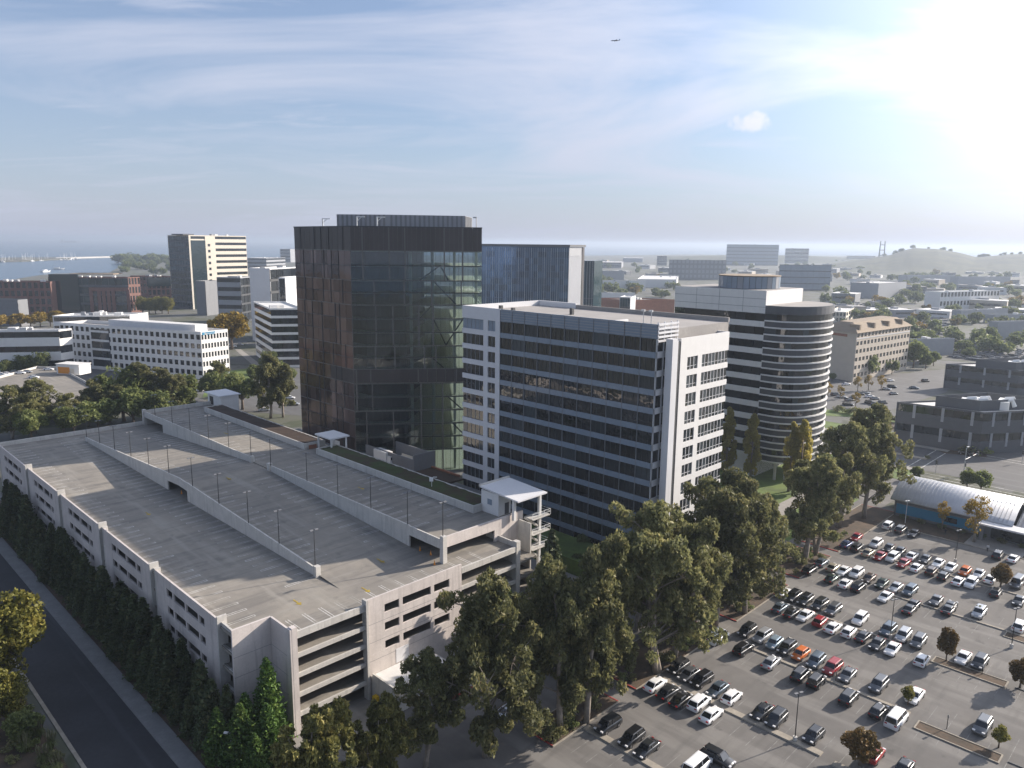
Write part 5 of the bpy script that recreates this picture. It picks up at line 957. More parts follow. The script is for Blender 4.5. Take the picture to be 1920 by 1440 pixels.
# (pixel x, pixel y, kind, paint, n = nose towards the street, t = tail towards it)
rows = [
 ('front row nearest the trees', [(1140, 1357, 'suv', 'dark', 'n'), (1184.5, 1382, 'suv', 'black', 'n'), (1213, 1401, 'sedan', 'dark', 'n')]),
 ('second row from the front', [(1229, 1281.5, 'sedan', 'white', 't'), (1253, 1296, 'sedan', 'dark', 't'), (1276.7, 1310, 'sedan', 'black', 't'), (1311.5, 1316, 'suv', 'white', 't'), (1334, 1338, 'sedan', 'white', 't')]),
 ('third row from the front', [(1272, 1249, 'suv', 'black', 'n'), (1292, 1262, 'sedan', 'grey', 'n'), (1316, 1273, 'suv', 'black', 'n'), (1346, 1290, 'sedan', 'slate', 'n'), (1372.5, 1305, 'hatch', 'white', 't'), (1428.8, 1332, 'sedan', 'dark', 'n'), (1456, 1346, 'suv', 'dark', 'n'), (1526, 1376, 'hatch', 'dark', 'n')]),
 ('fourth row from the front', [(1346, 1194, 'van', 'white', 't'), (1394, 1215.5, 'suv', 'black', 't'), (1446, 1240, 'sedan', 'silver', 't'), (1501.6, 1263, 'suv', 'black', 't'), (1531.4, 1275.4, 'jeep', 'black', 't'), (1592.3, 1305.2, 'suv', 'dark', 't'), (1647.8, 1331, 'hatch', 'dark', 't'), (1681.7, 1347, 'van', 'white', 't')]),
 ('fifth row from the front', [(1401, 1181, 'suv', 'dark', 'n'), (1430, 1191.5, 'suv', 'silver', 'n'), (1452, 1203.6, 'hatch', 'pale', 'n'), (1475.8, 1213, 'suv', 'dark', 'n'), (1501.6, 1224, 'hatch', 'orange', 'n'), (1530, 1237.5, 'suv', 'slate', 'n'), (1561.2, 1249.7, 'suv', 'red', 'n'), (1589.6, 1263, 'sedan', 'grey', 'n'), (1647.8, 1282, 'suv', 'grey', 'n'), (1716, 1302, 'sedan', 'white', 'n'), (1842.8, 1359.4, 'suv', 'grey', 'n')]),
 ('sixth row from the front', [(1463.3, 1137.5, 'sedan', 'slate', 't'), (1485, 1147.5, 'sedan', 'black', 't'), (1510, 1152.5, 'sedan', 'white', 'n'), (1538, 1163, 'hatch', 'red', 't'), (1562.5, 1175, 'sedan', 'white', 't'), (1591.8, 1183.3, 'hatch', 'white', 't'), (1619.4, 1191.5, 'sedan', 'dark', 't'), (1645, 1205, 'sedan', 'dark', 'n'), (1673.6, 1214.5, 'sedan', 'white', 'n'), (1729, 1236, 'hatch', 'white', 't')]),
 ('seventh row from the front', [(1467.5, 1109, 'sedan', 'white', 't'), (1487.5, 1117, 'suv', 'black', 'n'), (1510, 1124, 'suv', 'black', 'n'), (1537.5, 1132, 'suv', 'dark', 'n'), (1562.5, 1142, 'suv', 'grey', 'n'), (1612.6, 1159, 'suv', 'white', 'n'), (1665.4, 1179.3, 'suv', 'slate', 'n'), (1693.9, 1190, 'suv', 'silver', 'n'), (1722.3, 1201, 'suv', 'grey', 'n'), (1806.3, 1230.7, 'sedan', 'white', 'n'), (1837.4, 1240.2, 'suv', 'dark', 'n')]),
 ('eighth row from the front', [(1518.3, 1067.5, 'suv', 'black', 't'), (1560, 1083, 'sedan', 'green', 't'), (1585, 1092.5, 'sedan', 'white', 't'), (1609.7, 1099.4, 'suv', 'dark', 't'), (1660.3, 1117.2, 'sedan', 'white', 'n'), (1711.9, 1133, 'sedan', 'dark', 'n'), (1756, 1123.8, 'sedan', 'grey', 'n'), (1783, 1134, 'sedan', 'dark', 't'), (1836, 1147, 'suv', 'silver', 'n'), (1912, 1172.5, 'suv', 'white', 't')]),
 ('ninth row from the front', [(1540.8, 1053, 'sedan', 'slate', 't'), (1562.5, 1062.5, 'sedan', 'beige', 't'), (1582.3, 1068.7, 'sedan', 'white', 'n'), (1606, 1073, 'suv', 'white', 'n'), (1629.4, 1082.5, 'sedan', 'brown', 'n'), (1653.8, 1092, 'sedan', 'green', 'n'), (1680, 1099.4, 'sedan', 'silver', 'n'), (1706.3, 1106, 'suv', 'slate', 'n')]),
 ('tenth row from the front', [(1587.3, 1019, 'sedan', 'blue', 't'), (1607, 1025.3, 'suv', 'dark', 't'), (1628.4, 1034.7, 'sedan', 'beige', 't'), (1650, 1041, 'sedan', 'red', 'n'), (1673.4, 1044, 'suv', 'white', 'n'), (1694, 1054.4, 'sedan', 'red', 'n'), (1718.4, 1062.8, 'sedan', 'white', 't'), (1746.6, 1069.4, 'hatch', 'brown', 't'), (1769, 1078.8, 'hatch', 'black', 't'), (1797.2, 1088, 'sedan', 'white', 't'), (1820.6, 1092, 'suv', 'white', 'n'), (1867.5, 1109.7, 'hatch', 'dark', 't'), (1910.6, 1124.7, 'sedan', 'dark', 'n')]),
 ('eleventh row from the front', [(1606, 1005.6, 'sedan', 'red', 'n'), (1642.5, 1017.8, 'suv', 'white', 'n'), (1667, 1026, 'sedan', 'dark', 'n'), (1687.5, 1032, 'sedan', 'black', 'n'), (1710, 1041, 'sedan', 'white', 't'), (1735.3, 1047, 'sedan', 'dark', 'n'), (1759.7, 1054.4, 'sedan', 'white', 'n'), (1783, 1062, 'sedan', 'white', 'n'), (1809.4, 1069.4, 'hatch', 'orange', 'n'), (1835.6, 1074, 'sedan', 'silver', 'n'), (1858, 1084.4, 'sedan', 'white', 't'), (1907.8, 1092, 'van', 'grey', 'n')]),
 ('row along the curved-roof hall', [(1666, 984, 'suv', 'white', 't'), (1689.4, 991.6, 'suv', 'grey', 't'), (1713.8, 999, 'sedan', 'black', 'n'), (1871.3, 1039.4, 'suv', 'dark', 't'), (1900.3, 1046, 'sedan', 'white', 't')]),
]
VA = TH+R(90)
KW = dict(sedan='saloon', suv='sport utility car', hatch='hatchback', van='van', jeep='boxy off-roader')
rc = random.Random(21)
for rn, cars in rows:
    for i, (x, y, kd, pt, nd) in enumerate(sorted(cars)):
        p = G(x, y, 0.75); p.z = 0.02
        car(kd, pt, p, (VA+math.pi if nd == 'n' else VA)+rc.uniform(-0.04, 0.04), f'{PAINT[pt][1]} {KW[kd]} in the {rn}, {ordinal(i+1)} from the left', 'cars parked in the open car park')
single = [(1346, 1420, 'suv', 'black', TH, 'black sport utility car driving across the aisle at the bottom of the car park'), (1308, 1436, 'van', 'white', VA, 'white van cut by the bottom edge of the picture'), (1640, 1413, 'hatch', 'red', VA, 'red car half hidden behind the round rust-coloured tree'), (1694, 1440, 'sedan', 'dark', VA+math.pi, 'dark car at the bottom edge right of the rust-coloured tree'),
 (1706, 1141, 'sedan', 'dark', VA, 'dark car just below the lamp in the eighth row'), (1779, 1142, 'sedan', 'black', VA, 'black car alone near the island with the bush'),
 (955, 1331, 'sedan', 'white', VA, 'white car on the street behind the nearest eucalyptus'), (1812, 849, 'sedan', 'black', TH+math.pi, 'black car waiting at the crossing on the boulevard'),
 (1880, 832, 'sedan', 'dark', R(35), 'dark car parked beside the grey lab, leftmost of three'), (1893, 829, 'sedan', 'dark', R(35), 'dark car parked beside the grey lab, middle of three'), (1908, 827, 'suv', 'white', R(35), 'white car parked beside the grey lab, rightmost of three'),
 (372, 731, 'van', 'white', R(-20), 'white delivery van on the road behind the garage'), (395, 730, 'sedan', 'white', R(-20), 'white car ahead of the delivery van'), (551, 757, 'suv', 'silver', R(5), 'silver car beside the foot of the dark tower'), (543, 745, 'sedan', 'white', R(5), 'white car in the small car park left of the dark tower'), (495, 768, 'sedan', 'silver', R(20), 'silver car under the tall thin trees left of the dark tower'), (472, 702, 'sedan', 'white', R(-30), 'white car on the curved drive of the campus'), (528, 720, 'sedan', 'grey', R(10), 'grey car in the small car park, farther left'),
 (437, 649, 'sedan', 'white', R(10), 'white car under the yellow tree, left one'), (450, 646, 'sedan', 'silver', R(10), 'silver car under the yellow tree, right one')]
for x, y, kd, pt, rz, lb_ in single: car(kd, pt, G(x, y, 0.7).xy.to_3d()+Vector((0, 0, 0.06)), rz, lb_, None)
for i, (x, y, pt) in enumerate(((3, 704, 'white'), (12, 703, 'white'), (38, 701, 'white'), (51, 699, 'silver'), (63, 709, 'white'), (91, 694, 'white'), (128, 698, 'blue'))):
    car('sedan', pt, G(x, y, 6.5), R(10), f'{PAINT[pt][1]} car on the roof-top car park, {ordinal(i+1)} from the left', 'cars on the roof car park', False)
hl = [(1566, 742), (1578, 746), (1592, 752), (1602, 748), (1612, 741), (1622, 738), (1630, 745), (1640, 749), (1586, 722), (1631, 757), (1643, 760), (1655, 757), (1661, 731), (1672, 727), (1668, 715), (1714, 729), (1735, 716), (1675, 740), (1590, 760)]
for i, (x, y) in enumerate(sorted(hl)): pt = ('dark', 'silver', 'white', 'black', 'grey', 'slate')[i % 6]; car('sedan' if i % 3 else 'suv', pt, G(x, y), R(-30 if i % 2 else 20), f'{PAINT[pt][1]} car on the parking in front of the hotel, {ordinal(i+1)} from the left', 'cars by the hotel', False)
# ================================================================ lamps, signals, people
lot_lamp = lampset(7.6, True, 'pole_dark', 0.8, 0.45); tall_lamp = lampset(8.4, False, 'pole_light', 0, 1.8); white_lamp = lampset(6.0, True, 'lamp_white', 0, 0.4)
for (x, y, lb_) in ((1490, 1390, 'tall dark twin-headed lamp post on the kerb at the bottom of the car park'), (1669, 1197, 'tall dark twin-headed lamp post amid the seventh row of cars'), (1791, 1054, 'dark twin-headed lamp post near the orange car and the hall'), (1896, 1215, 'dark lamp post at the right edge of the car park')): place_lamp(lot_lamp, lb_, G(x, y), 0.4, 'car park lamps')
place_lamp(white_lamp, 'white lamp post in front of the blue wall of the hall', G(1697, 981), 0.3, None)
for x, y, h_, lb_ in ((1775, 1367, 2.3, 'short dark bollard post on the open asphalt at the lower right'), (1841, 1265, 1.6, 'short dark sign post beside the right-hand wheel stops'), (1567, 1276, 1.6, 'short dark post between cars in the fifth row'), (1650, 1190, 1.6, 'short dark post beside the lamp in the seventh row')):
    t = thing('marker_post', lb_, 'post', G(x, y)); q = MB(); q.tube([(0, 0, 0), (0, 0, h_)], 0.06, 6); q.build('post', 'pole_dark', t); q = MB(); q.box(-0.02, 0.02, -0.16, 0.16, h_-0.4, h_); q.build('plate', 'pole_light', t)
def streetlight(loc, rz, h, arm, label, signal):
    t = thing('traffic_signal' if signal else 'street_light', label, 'traffic signal' if signal else 'street light', loc, rz)
    q = MB(); q.tube([(0, 0, 0), (0, 0, h)], [0.16, 0.09], 8); q.build('pole', 'pole_light', t)
    q = MB(); q.tube([(0, 0, h-0.6), (arm*0.4, 0, h+0.2), (arm, 0, h+0.35)], 0.07, 6); q.build('arm', 'pole_light', t); q = MB(); q.box(arm-0.2, arm+0.8, -0.2, 0.2, h+0.25, h+0.45); q.build('lamp_head', 'lamp_white', t)
    if signal:
        q = MB(); q.tube([(0, 0, 5.4), (signal, 0, 6.2)], 0.08, 6); q.build('mast_arm', 'pole_light', t)
        for x in (signal, signal*0.55, 0.5):
            z = 6.2 if x > 1 else 3.6; b_ = link('signal_head', cube('charcoal'), t, (x, 0, z), 0, (0.45, 0.4, 1.25))
    return t
streetlight(G(1794, 838), TH+math.pi, 10.5, 3.2, 'tall pale street light with signal arm on the far corner of the crossing', 6.5)
streetlight(G(1806, 893), R(35), 9.0, 0.6, 'pale signal mast with long arm behind the curved roof', 8.0)
for x, y, lb_ in ((1754, 887, 'small traffic signal on the near corner left of the mast'), (1841, 845, 'traffic signal on the far kerb right of the black car'), (1916, 868, 'traffic signal at the right edge by the crossing')):
    t = thing('signal_post', lb_, 'traffic signal', G(x, y)); q = MB(); q.tube([(0, 0, 0), (0, 0, 3.2)], 0.08, 6); q.build('post', 'pole_light', t); link('signal_head', cube('charcoal'), t, (0, 0, 3.6), 0.5, (0.5, 0.45, 1.3))
bus = thing('utility_cabinet', 'dark utility cabinet beside the curved roof near the crossing', 'cabinet', W(-44, 184.5), TH); bx('box', bus, 'charcoal', -2, 2, -1, 1, 0, 1.8); bx('lid', bus, 'roof_white', -2.1, 2.1, -1.1, 1.1, 1.8, 1.95)
place_lamp(lampset(5.2, False, 'pole_light', 0, 0.6), 'small pale street lamp among the pines at the bottom left', G(436, 1440), R(170), None)
def person(loc, rz, label, top, legs, stride):
    t = thing('person', label, 'person', loc, rz)
    J = dict(pel=(0, 0, 0.95), chest=(0.02, 0, 1.35), neck=(0.02, 0, 1.52), head=(0.05, 0, 1.68), lk=(stride, 0.1, 0.5), lf=(stride*0.8, 0.1, 0.06), lt=(stride*0.8+0.18, 0.1, 0.04), rk=(-stride*0.3, -0.1, 0.5), rf=(-stride*1.6, -0.1, 0.08), rt=(-stride*1.6+0.17, -0.1, 0.04), ls=(0, 0.2, 1.43), le=(-0.1, 0.26, 1.15), lh=(0.02, 0.26, 0.92), rs=(0, -0.2, 1.43), re=(0.02, -0.26, 1.15), rh=(0.18, -0.25, 0.95), lhip=(0, 0.1, 0.9), rhip=(0, -0.1, 0.9))
    rad = dict(pel=0.15, chest=0.17, neck=0.06, head=0.115, lk=0.07, lf=0.045, lt=0.04, rk=0.07, rf=0.045, rt=0.04, ls=0.07, le=0.048, lh=0.04, rs=0.07, re=0.048, rh=0.04, lhip=0.095, rhip=0.095)
    ed = [('pel', 'chest'), ('chest', 'neck'), ('neck', 'head'), ('pel', 'lhip'), ('lhip', 'lk'), ('lk', 'lf'), ('lf', 'lt'), ('pel', 'rhip'), ('rhip', 'rk'), ('rk', 'rf'), ('rf', 'rt'), ('chest', 'ls'), ('ls', 'le'), ('le', 'lh'), ('chest', 'rs'), ('rs', 're'), ('re', 'rh')]
    ks = list(J); me = bpy.data.meshes.new('figure'); me.from_pydata([J[k] for k in ks], [(ks.index(a), ks.index(b)) for a, b in ed], [])
    for mn in (legs, top, 'skin'): me.materials.append(MT[mn])
    o = link('body', me, t); md = o.modifiers.new('skin', 'SKIN'); sv = me.skin_vertices[0].data
    for i, k in enumerate(ks): sv[i].radius = (rad[k], rad[k]); sv[i].use_root = k == 'pel'
    s2 = o.modifiers.new('smooth', 'SUBSURF'); s2.levels = 1; s2.render_levels = 2
    bpy.context.view_layer.update(); dg = bpy.context.evaluated_depsgraph_get(); m2 = bpy.data.meshes.new_from_object(o.evaluated_get(dg)); o.modifiers.clear(); o.data = m2
    for mn in (legs, top, 'skin'):
        if mn not in [m_.name for m_ in m2.materials]: m2.materials.append(MT[mn])
    for pl in m2.polygons: z = pl.center.z; pl.material_index = 2 if z > 1.5 else (1 if z > 0.95 else 0); pl.use_smooth = True
    q = MB(); q.tube([(0.03, 0, 1.70), (0.02, 0, 1.83)], [0.125, 0.07], 8); q.build('hair', 'cloth_dark', t, True)
for x, y, rz, lb_, tp_ in ((1851, 1034, VA, 'person in a light top walking on the asphalt in front of the hall', 'white_wall'), (1772, 1003, 0.5, 'person in dark clothes on the paved walk to the hall entrance', 'cloth_dark'), (1668, 998, 2.0, 'person in dark clothes standing between the white and grey cars by the hall', 'cloth_dark')):
    person(G(x, y)+Vector((0, 0, 0.03)), rz, lb_, tp_, 'cloth_dark', 0.16)
# aircraft high in the sky
d = ray(1154, 76); p = Vector((0, 0, CH))+d*3300
pl = thing('airliner', 'distant white airliner crossing the sky', 'aircraft', p, R(172)); q = MB(); q.tube([(-19, 0, 0.6), (-14, 0, 0.2), (-8, 0, 0), (14, 0, 0), (18, 0, -0.3), (20, 0, -0.6)], [0.3, 1.3, 1.9, 1.9, 1.3, 0.3], 10); q.build('fuselage', 'grey_panel', pl, True)
for sg_ in (-1, 1): mesh('wing', [(4, sg_*1.5, -0.8), (-2, sg_*1.5, -0.8), (-8, sg_*17, 0.9), (-6, sg_*17, 0.9), (4, sg_*1.5, -0.4), (-2, sg_*1.5, -0.5), (-8, sg_*17, 1.1), (-6, sg_*17, 1.1)], [(0, 1, 2, 3), (4, 5, 6, 7), (0, 1, 5, 4), (1, 2, 6, 5), (2, 3, 7, 6), (3, 0, 4, 7)], 'grey_panel', pl)
for sg_ in (-1, 1): q = MB(); q.tube([(1.5, sg_*5.5, -1.6), (5, sg_*5.5, -1.6)], 0.9, 8); q.build('engine', 'mid_grey', pl)
mesh('tail_fin', [(-15, -0.15, 1), (-19, -0.15, 1), (-20.5, 0, 7), (-18, 0, 7), (-15, 0.15, 1), (-19, 0.15, 1)], [(0, 1, 2, 3), (4, 3, 2, 5), (0, 3, 4), (1, 5, 2)], 'blue_paint', pl)
for sg_ in (-1, 1): mesh('tailplane', [(-15, sg_*0.5, 0.8), (-18, sg_*0.5, 0.8), (-19.5, sg_*6.5, 1.2), (-18, sg_*6.5, 1.2), (-15, sg_*0.5, 1.0), (-18, sg_*0.5, 1.0), (-19.5, sg_*6.5, 1.35), (-18, sg_*6.5, 1.35)], [(0, 1, 2, 3), (4, 5, 6, 7), (0, 1, 5, 4), (1, 2, 6, 5), (2, 3, 7, 6), (3, 0, 4, 7)], 'grey_panel', pl)
# ================================================================ trees
def leaves_mesh(name, mn, pts, size, seed, droop=0.0, elong=1.8):
    """pts: array of leaf positions; every leaf is its own small bent quad"""
    g = np.random.default_rng(seed); n = len(pts)
    a = g.normal(size=(n, 3)); a[:, 2] -= droop; a /= np.linalg.norm(a, axis=1)[:, None]
    b = g.normal(size=(n, 3)); b -= a*(a*b).sum(1)[:, None]; b /= np.linalg.norm(b, axis=1)[:, None]
    s = size*g.uniform(0.6, 1.35, n)[:, None]
    la, lb_ = a*s*elong*0.5, b*s*0.5
    v = np.empty((n, 4, 3)); v[:, 0] = pts-la; v[:, 1] = pts+lb_; v[:, 2] = pts+la; v[:, 3] = pts-lb_
    me = bpy.data.meshes.new(name); me.vertices.add(n*4); me.vertices.foreach_set('co', v.reshape(-1))
    me.loops.add(n*4); me.loops.foreach_set('vertex_index', np.arange(n*4, dtype=np.int32)); me.polygons.add(n)
    me.polygons.foreach_set('loop_start', np.arange(0, n*4, 4, dtype=np.int32)); me.update(calc_edges=True); me.materials.append(MT[mn]); return me
def clump_points(g, cs, rs, per, flat=0.75):
    out = []
    for c, r in zip(cs, rs):
        k = max(6, int(per*(r/1.3)**2)); d = g.normal(size=(k, 3)); d /= np.linalg.norm(d, axis=1)[:, None]
        rad = r*g.uniform(0.45, 1.0, k)**0.6; q = d*rad[:, None]; q[:, 2] *= flat; out.append(np.array(c)+q)
    return np.concatenate(out)
def make_euc(seed, H, CR, mn='euc', start=0.2, limbs=40, per=165, leaf=0.31, bark='bark_pale'):
    g = np.random.default_rng(seed); r = random.Random(seed); tb = MB(); cs = []; rs = []
    nt = 1+seed % 2
    for k in range(nt):
        lean = Vector((r.uniform(-0.1, 0.1), r.uniform(-0.1, 0.1), 0))*(1 if nt == 1 else 1.9); pts = []; rad = []
        for i in range(9): u = i/8; pts.append(lean*H*u+Vector((math.sin(u*5+seed+k)*0.45, math.cos(u*4+seed)*0.4, 0.95*H*u*(1-0.1*k)))); rad.append((0.46-0.06*k)*(1-u)**0.8*H/26+0.05)
        tb.tube(pts, rad, 7)
        nl = limbs//nt
        for j in range(nl):
            u = start+(0.98-start)*(j+r.random())/nl; i0 = min(7, int(u*8)); p = Vector(pts[i0]).lerp(Vector(pts[i0+1]), u*8-i0)
            prof = math.sin(min(1, (1.06-u)/(1-start)*1.1+0.1)*math.pi*0.55)*r.choice((0.45, 0.7, 0.95, 1.1, 1.2)); az = r.uniform(0, 6.28) if j % 3 else j*2.4; up = r.uniform(0.35, 1.25)
            ln = CR*max(0.25, prof); d = Vector((math.cos(az), math.sin(az), up)).normalized(); mid = p+d*ln*0.55+Vector((r.uniform(-0.3, 0.3), r.uniform(-0.3, 0.3), 0)); end = p+d*ln+Vector((0, 0, -0.06*ln))
            tb.tube([p, mid, end], [0.17*H/26*(1.15-u), 0.09*H/26, 0.03], 5, False)
            cs.append(tuple(end)); rs.append(r.uniform(0.8, 1.35))
            for m_ in range(5):                       # hanging sprays along the outer half of the limb
                e2 = mid.lerp(end, r.uniform(0.1, 1.1))+Vector((r.gauss(0, 1), r.gauss(0, 1), r.gauss(0.1, 0.8)))*ln*0.22; tb.tube([mid.lerp(end, 0.3), e2], [0.045, 0.015], 4, False); cs.append(tuple(e2)); rs.append(r.uniform(0.6, 1.25))
                if r.random() < 0.5: cs.append((e2.x+r.uniform(-0.4, 0.4), e2.y+r.uniform(-0.4, 0.4), e2.z-r.uniform(0.5, 1.3))); rs.append(r.uniform(0.35, 0.7))
        for m_ in range(5): q = Vector(pts[-1])+Vector((r.gauss(0, 0.7), r.gauss(0, 0.7), r.uniform(-1.4, 0.9))); cs.append(tuple(q)); rs.append(r.uniform(0.5, 0.9))
    return tb.data('euc_trunk', bark, True), leaves_mesh('euc_crown', mn, clump_points(g, cs, rs, per, 1.0), leaf, seed, droop=1.3, elong=2.3)
def make_conifer(seed, H, CR, mn, per=16, leaf=0.34, power=0.85, base=0.04):
    g = np.random.default_rng(seed); tb = MB(); tb.tube([(0, 0, 0), (0.05, 0, H*0.5), (0, 0, H*0.98)], [0.026*H, 0.016*H, 0.02], 7)
    pts = []; n = int(34*H/10*9)
    for i in range(n):
        u = base+(1-base)*(i+g.random())/n; az = i*2.399+g.normal()*0.3; R0 = CR*(1-u)**power*(0.72+0.45*g.random())+0.12
        k = max(3, int(per*(0.35+R0/CR)))
        f_ = g.uniform(0.35, 1.0, k); off = g.normal(size=(k, 3))*np.array([0.16, 0.16, 0.10])*(0.6+R0*0.35)
        x = np.cos(az)*R0*f_; y = np.sin(az)*R0*f_; z = u*H-0.10*R0*f_+0.22*R0*f_*f_
        pts.append(np.stack([x, y, z], 1)+off)
    return tb.data('conifer_trunk', 'bark_dark', True), leaves_mesh('conifer_crown', mn, np.concatenate(pts), leaf, seed, droop=0.2, elong=1.9)
def make_round(seed, H, CR, mn, clumps=36, per=110, leaf=0.34, trunk=0.28, bark='bark', sq=1.0, stems=1):
    g = np.random.default_rng(seed); r = random.Random(seed); tb = MB(); cs = []; rs = []; cz = H*(trunk+(1-trunk)*0.52); rz = H*(1-trunk)*0.5
    for k in range(stems): tb.tube([(0, 0, 0), (0.1*k, 0.06, H*trunk), (r.uniform(-0.3, 0.3), r.uniform(-0.3, 0.3), H*0.8)], [0.035*H, 0.024*H, 0.02], 7)
    for i in range(clumps):
        d = g.normal(size=3); d /= np.linalg.norm(d); f_ = g.uniform(0.45, 0.92); c = np.array([d[0]*CR*f_, d[1]*CR*f_, cz+d[2]*rz*f_*sq]); cs.append(c); rs.append(CR*g.uniform(0.24, 0.42))
        if i % 3 == 0: tb.tube([(0, 0, H*trunk*0.9), tuple(c)], [0.012*H, 0.01], 4, False)
    p = []
    for c, rr in zip(cs, rs):
        k = int(per*g.uniform(0.7, 1.3)); d = g.normal(size=(k, 3)); d /= np.linalg.norm(d, axis=1)[:, None]; p.append(c+d*(rr*g.uniform(0.5, 1.0, k)**0.6)[:, None])
    return tb.data('tree_trunk', bark, True), leaves_mesh('tree_crown', mn, np.concatenate(p), leaf, seed, droop=0.3, elong=1.6)
def make_column(seed, H, CR, mn):
    g = np.random.default_rng(seed); r = random.Random(seed); tb = MB(); tb.tube([(0, 0, 0), (0, 0, H*0.95)], [0.02*H, 0.02], 7); cs = []; rs = []
    for i in range(46):
        u = 0.16+0.82*(i+r.random())/46; R0 = CR*math.sin(min(1, u*1.05)*math.pi)**0.55*r.uniform(0.35, 0.9); az = r.uniform(0, 6.28); c = (math.cos(az)*R0, math.sin(az)*R0, u*H); tb.tube([(0, 0, u*H-1.6), c], [0.07, 0.02], 4, False); cs.append(c); rs.append(r.uniform(0.5, 0.95)*CR*0.55)
    return tb.data('poplar_trunk', 'bark_pale', True), leaves_mesh('poplar_crown', mn, clump_points(g, cs, rs, 420, 1.3), 0.34, seed, elong=1.5)
P = {}
for i, (sd, H_, cr_) in enumerate(((1, 26, 6.2), (2, 26, 5.4), (3, 26, 6.8), (4, 26, 4.4))): P['euc', i] = (26, make_euc(sd, H_, cr_))
P['eucl', 0] = (26, make_euc(7, 26, 7.6, 'euc_light', start=0.16, limbs=40, leaf=0.5)); P['euc', 9] = (26, make_euc(12, 26, 7.8, 'euc', start=0.14, limbs=44))
for i in range(3): P['hedge', i] = (10, make_conifer(20+i, 10, 1.9, 'conifer', per=15)); P['pine', i] = (14, make_conifer(30+i, 14, 3.3, 'pine', per=16, leaf=0.36, power=0.75))
P['red', 0] = (18, make_conifer(40, 18, 3.9, 'conifer', per=13, leaf=0.4, power=0.8))
for i in range(3): P['broad', i] = (9, make_round(50+i, 9, 4.0, 'broad', clumps=40, leaf=0.42))
P['round', 0] = (6, make_round(60, 6, 2.1, 'rust', clumps=42, leaf=0.26, trunk=0.2)); P['round', 1] = (6, make_round(61, 6, 1.9, 'olive_tree', clumps=34, leaf=0.28, trunk=0.3)); P['round', 2] = (6, make_round(62, 6, 2.0, 'broad', clumps=36, leaf=0.28, trunk=0.25))
for i in range(2): P['autumn', i] = (9, make_round(65+i, 9, 3.6, 'autumn', clumps=34, leaf=0.4, trunk=0.3)); P['sparse', i] = (9, make_round(68+i, 9, 2.6, 'autumn', clumps=20, per=55, leaf=0.3, trunk=0.2, bark='bark_pale'))
P['olive', 0] = (12, make_round(70, 12, 4.6, 'olive_tree', clumps=60, per=150, leaf=0.36, trunk=0.18))
for i in range(2): P['poplar', i] = (22, make_column(75+i, 22, 2.4, 'poplar'))
for i in range(3): P['far', i] = (9, make_round(80+i, 9, 5.4, 'broad', clumps=22, per=42, leaf=0.95, trunk=0.12))
P['fara', 0] = (9, make_round(85, 9, 5.0, 'autumn', clumps=22, per=42, leaf=0.9, trunk=0.15))
for i in range(2): P['shrub', i] = (1.6, make_round(90+i, 1.6, 1.25, ('broad', 'euc')[i], clumps=14, per=40, leaf=0.17, trunk=0.05))
def tree(kind, v, loc, H, wide, label, cat='tree', group=None, name='tree', rz=None):
    hp, (tm, cm_) = P[kind, v]; t = thing(name, label, cat, loc, rng.uniform(0, 6.28) if rz is None else rz, group); k = H/hp; t.scale = (k*wide, k*wide, k)
    link('trunk', tm, t); link('crown', cm_, t); return t
def tpx(kind, v, x, yb, yt, wide, label, cat='tree', group=None, name='tree', rz=None):
    p = G(x, yb); return tree(kind, v, p, max(1.0, Zat(x, yt, p)), wide, label, cat, group, name, rz)
# belt of eucalyptus between the street and the car park
belt = [('euc', 9, 905, 1420, 1090, 1.05), ('euc', 2, 800, 1440, 1235, 1.1), ('euc', 3, 1055, 1372, 1045, 0.95), ('euc', 1, 1095, 1352, 1010, 0.9), ('euc', 3, 1150, 1290, 1020, 0.95), ('euc', 2, 1232, 1258, 945, 1.1), ('euc', 0, 1268, 1240, 965, 0.9), ('euc', 1, 1345, 1172, 905, 1.1), ('euc', 0, 1392, 1150, 900, 1.05), ('euc', 2, 1330, 1120, 895, 1.0), ('euc', 1, 1440, 1098, 925, 1.1), ('euc', 3, 1505, 1055, 845, 1.15), ('euc', 0, 1530, 1040, 850, 1.0), ('euc', 2, 1575, 990, 790, 1.0), ('euc', 9, 1622, 972, 765, 1.0), ('euc', 1, 1190, 1180, 960, 0.9), ('euc', 3, 1000, 1330, 1130, 1.0)]
for i, (k_, v_, x, yb, yt, w_) in enumerate(sorted(belt, key=lambda q: -q[3])): tpx(k_, v_, x, yb, yt, w_, f'tall olive-green eucalyptus in the belt between garage and car park, {ordinal(i+1)} from the front', 'tree', 'eucalyptus belt', 'eucalyptus_tree')
tree('eucl', 0, W(-22, -2.0), 16, 1.0, 'light olive tree crown at the bottom edge in front of the garage entrance', name='eucalyptus_tree')
tree('eucl', 0, W(-23.5, 6), 13.5, 0.95, 'second light olive crown at the bottom edge, right of the first', name='eucalyptus_tree')
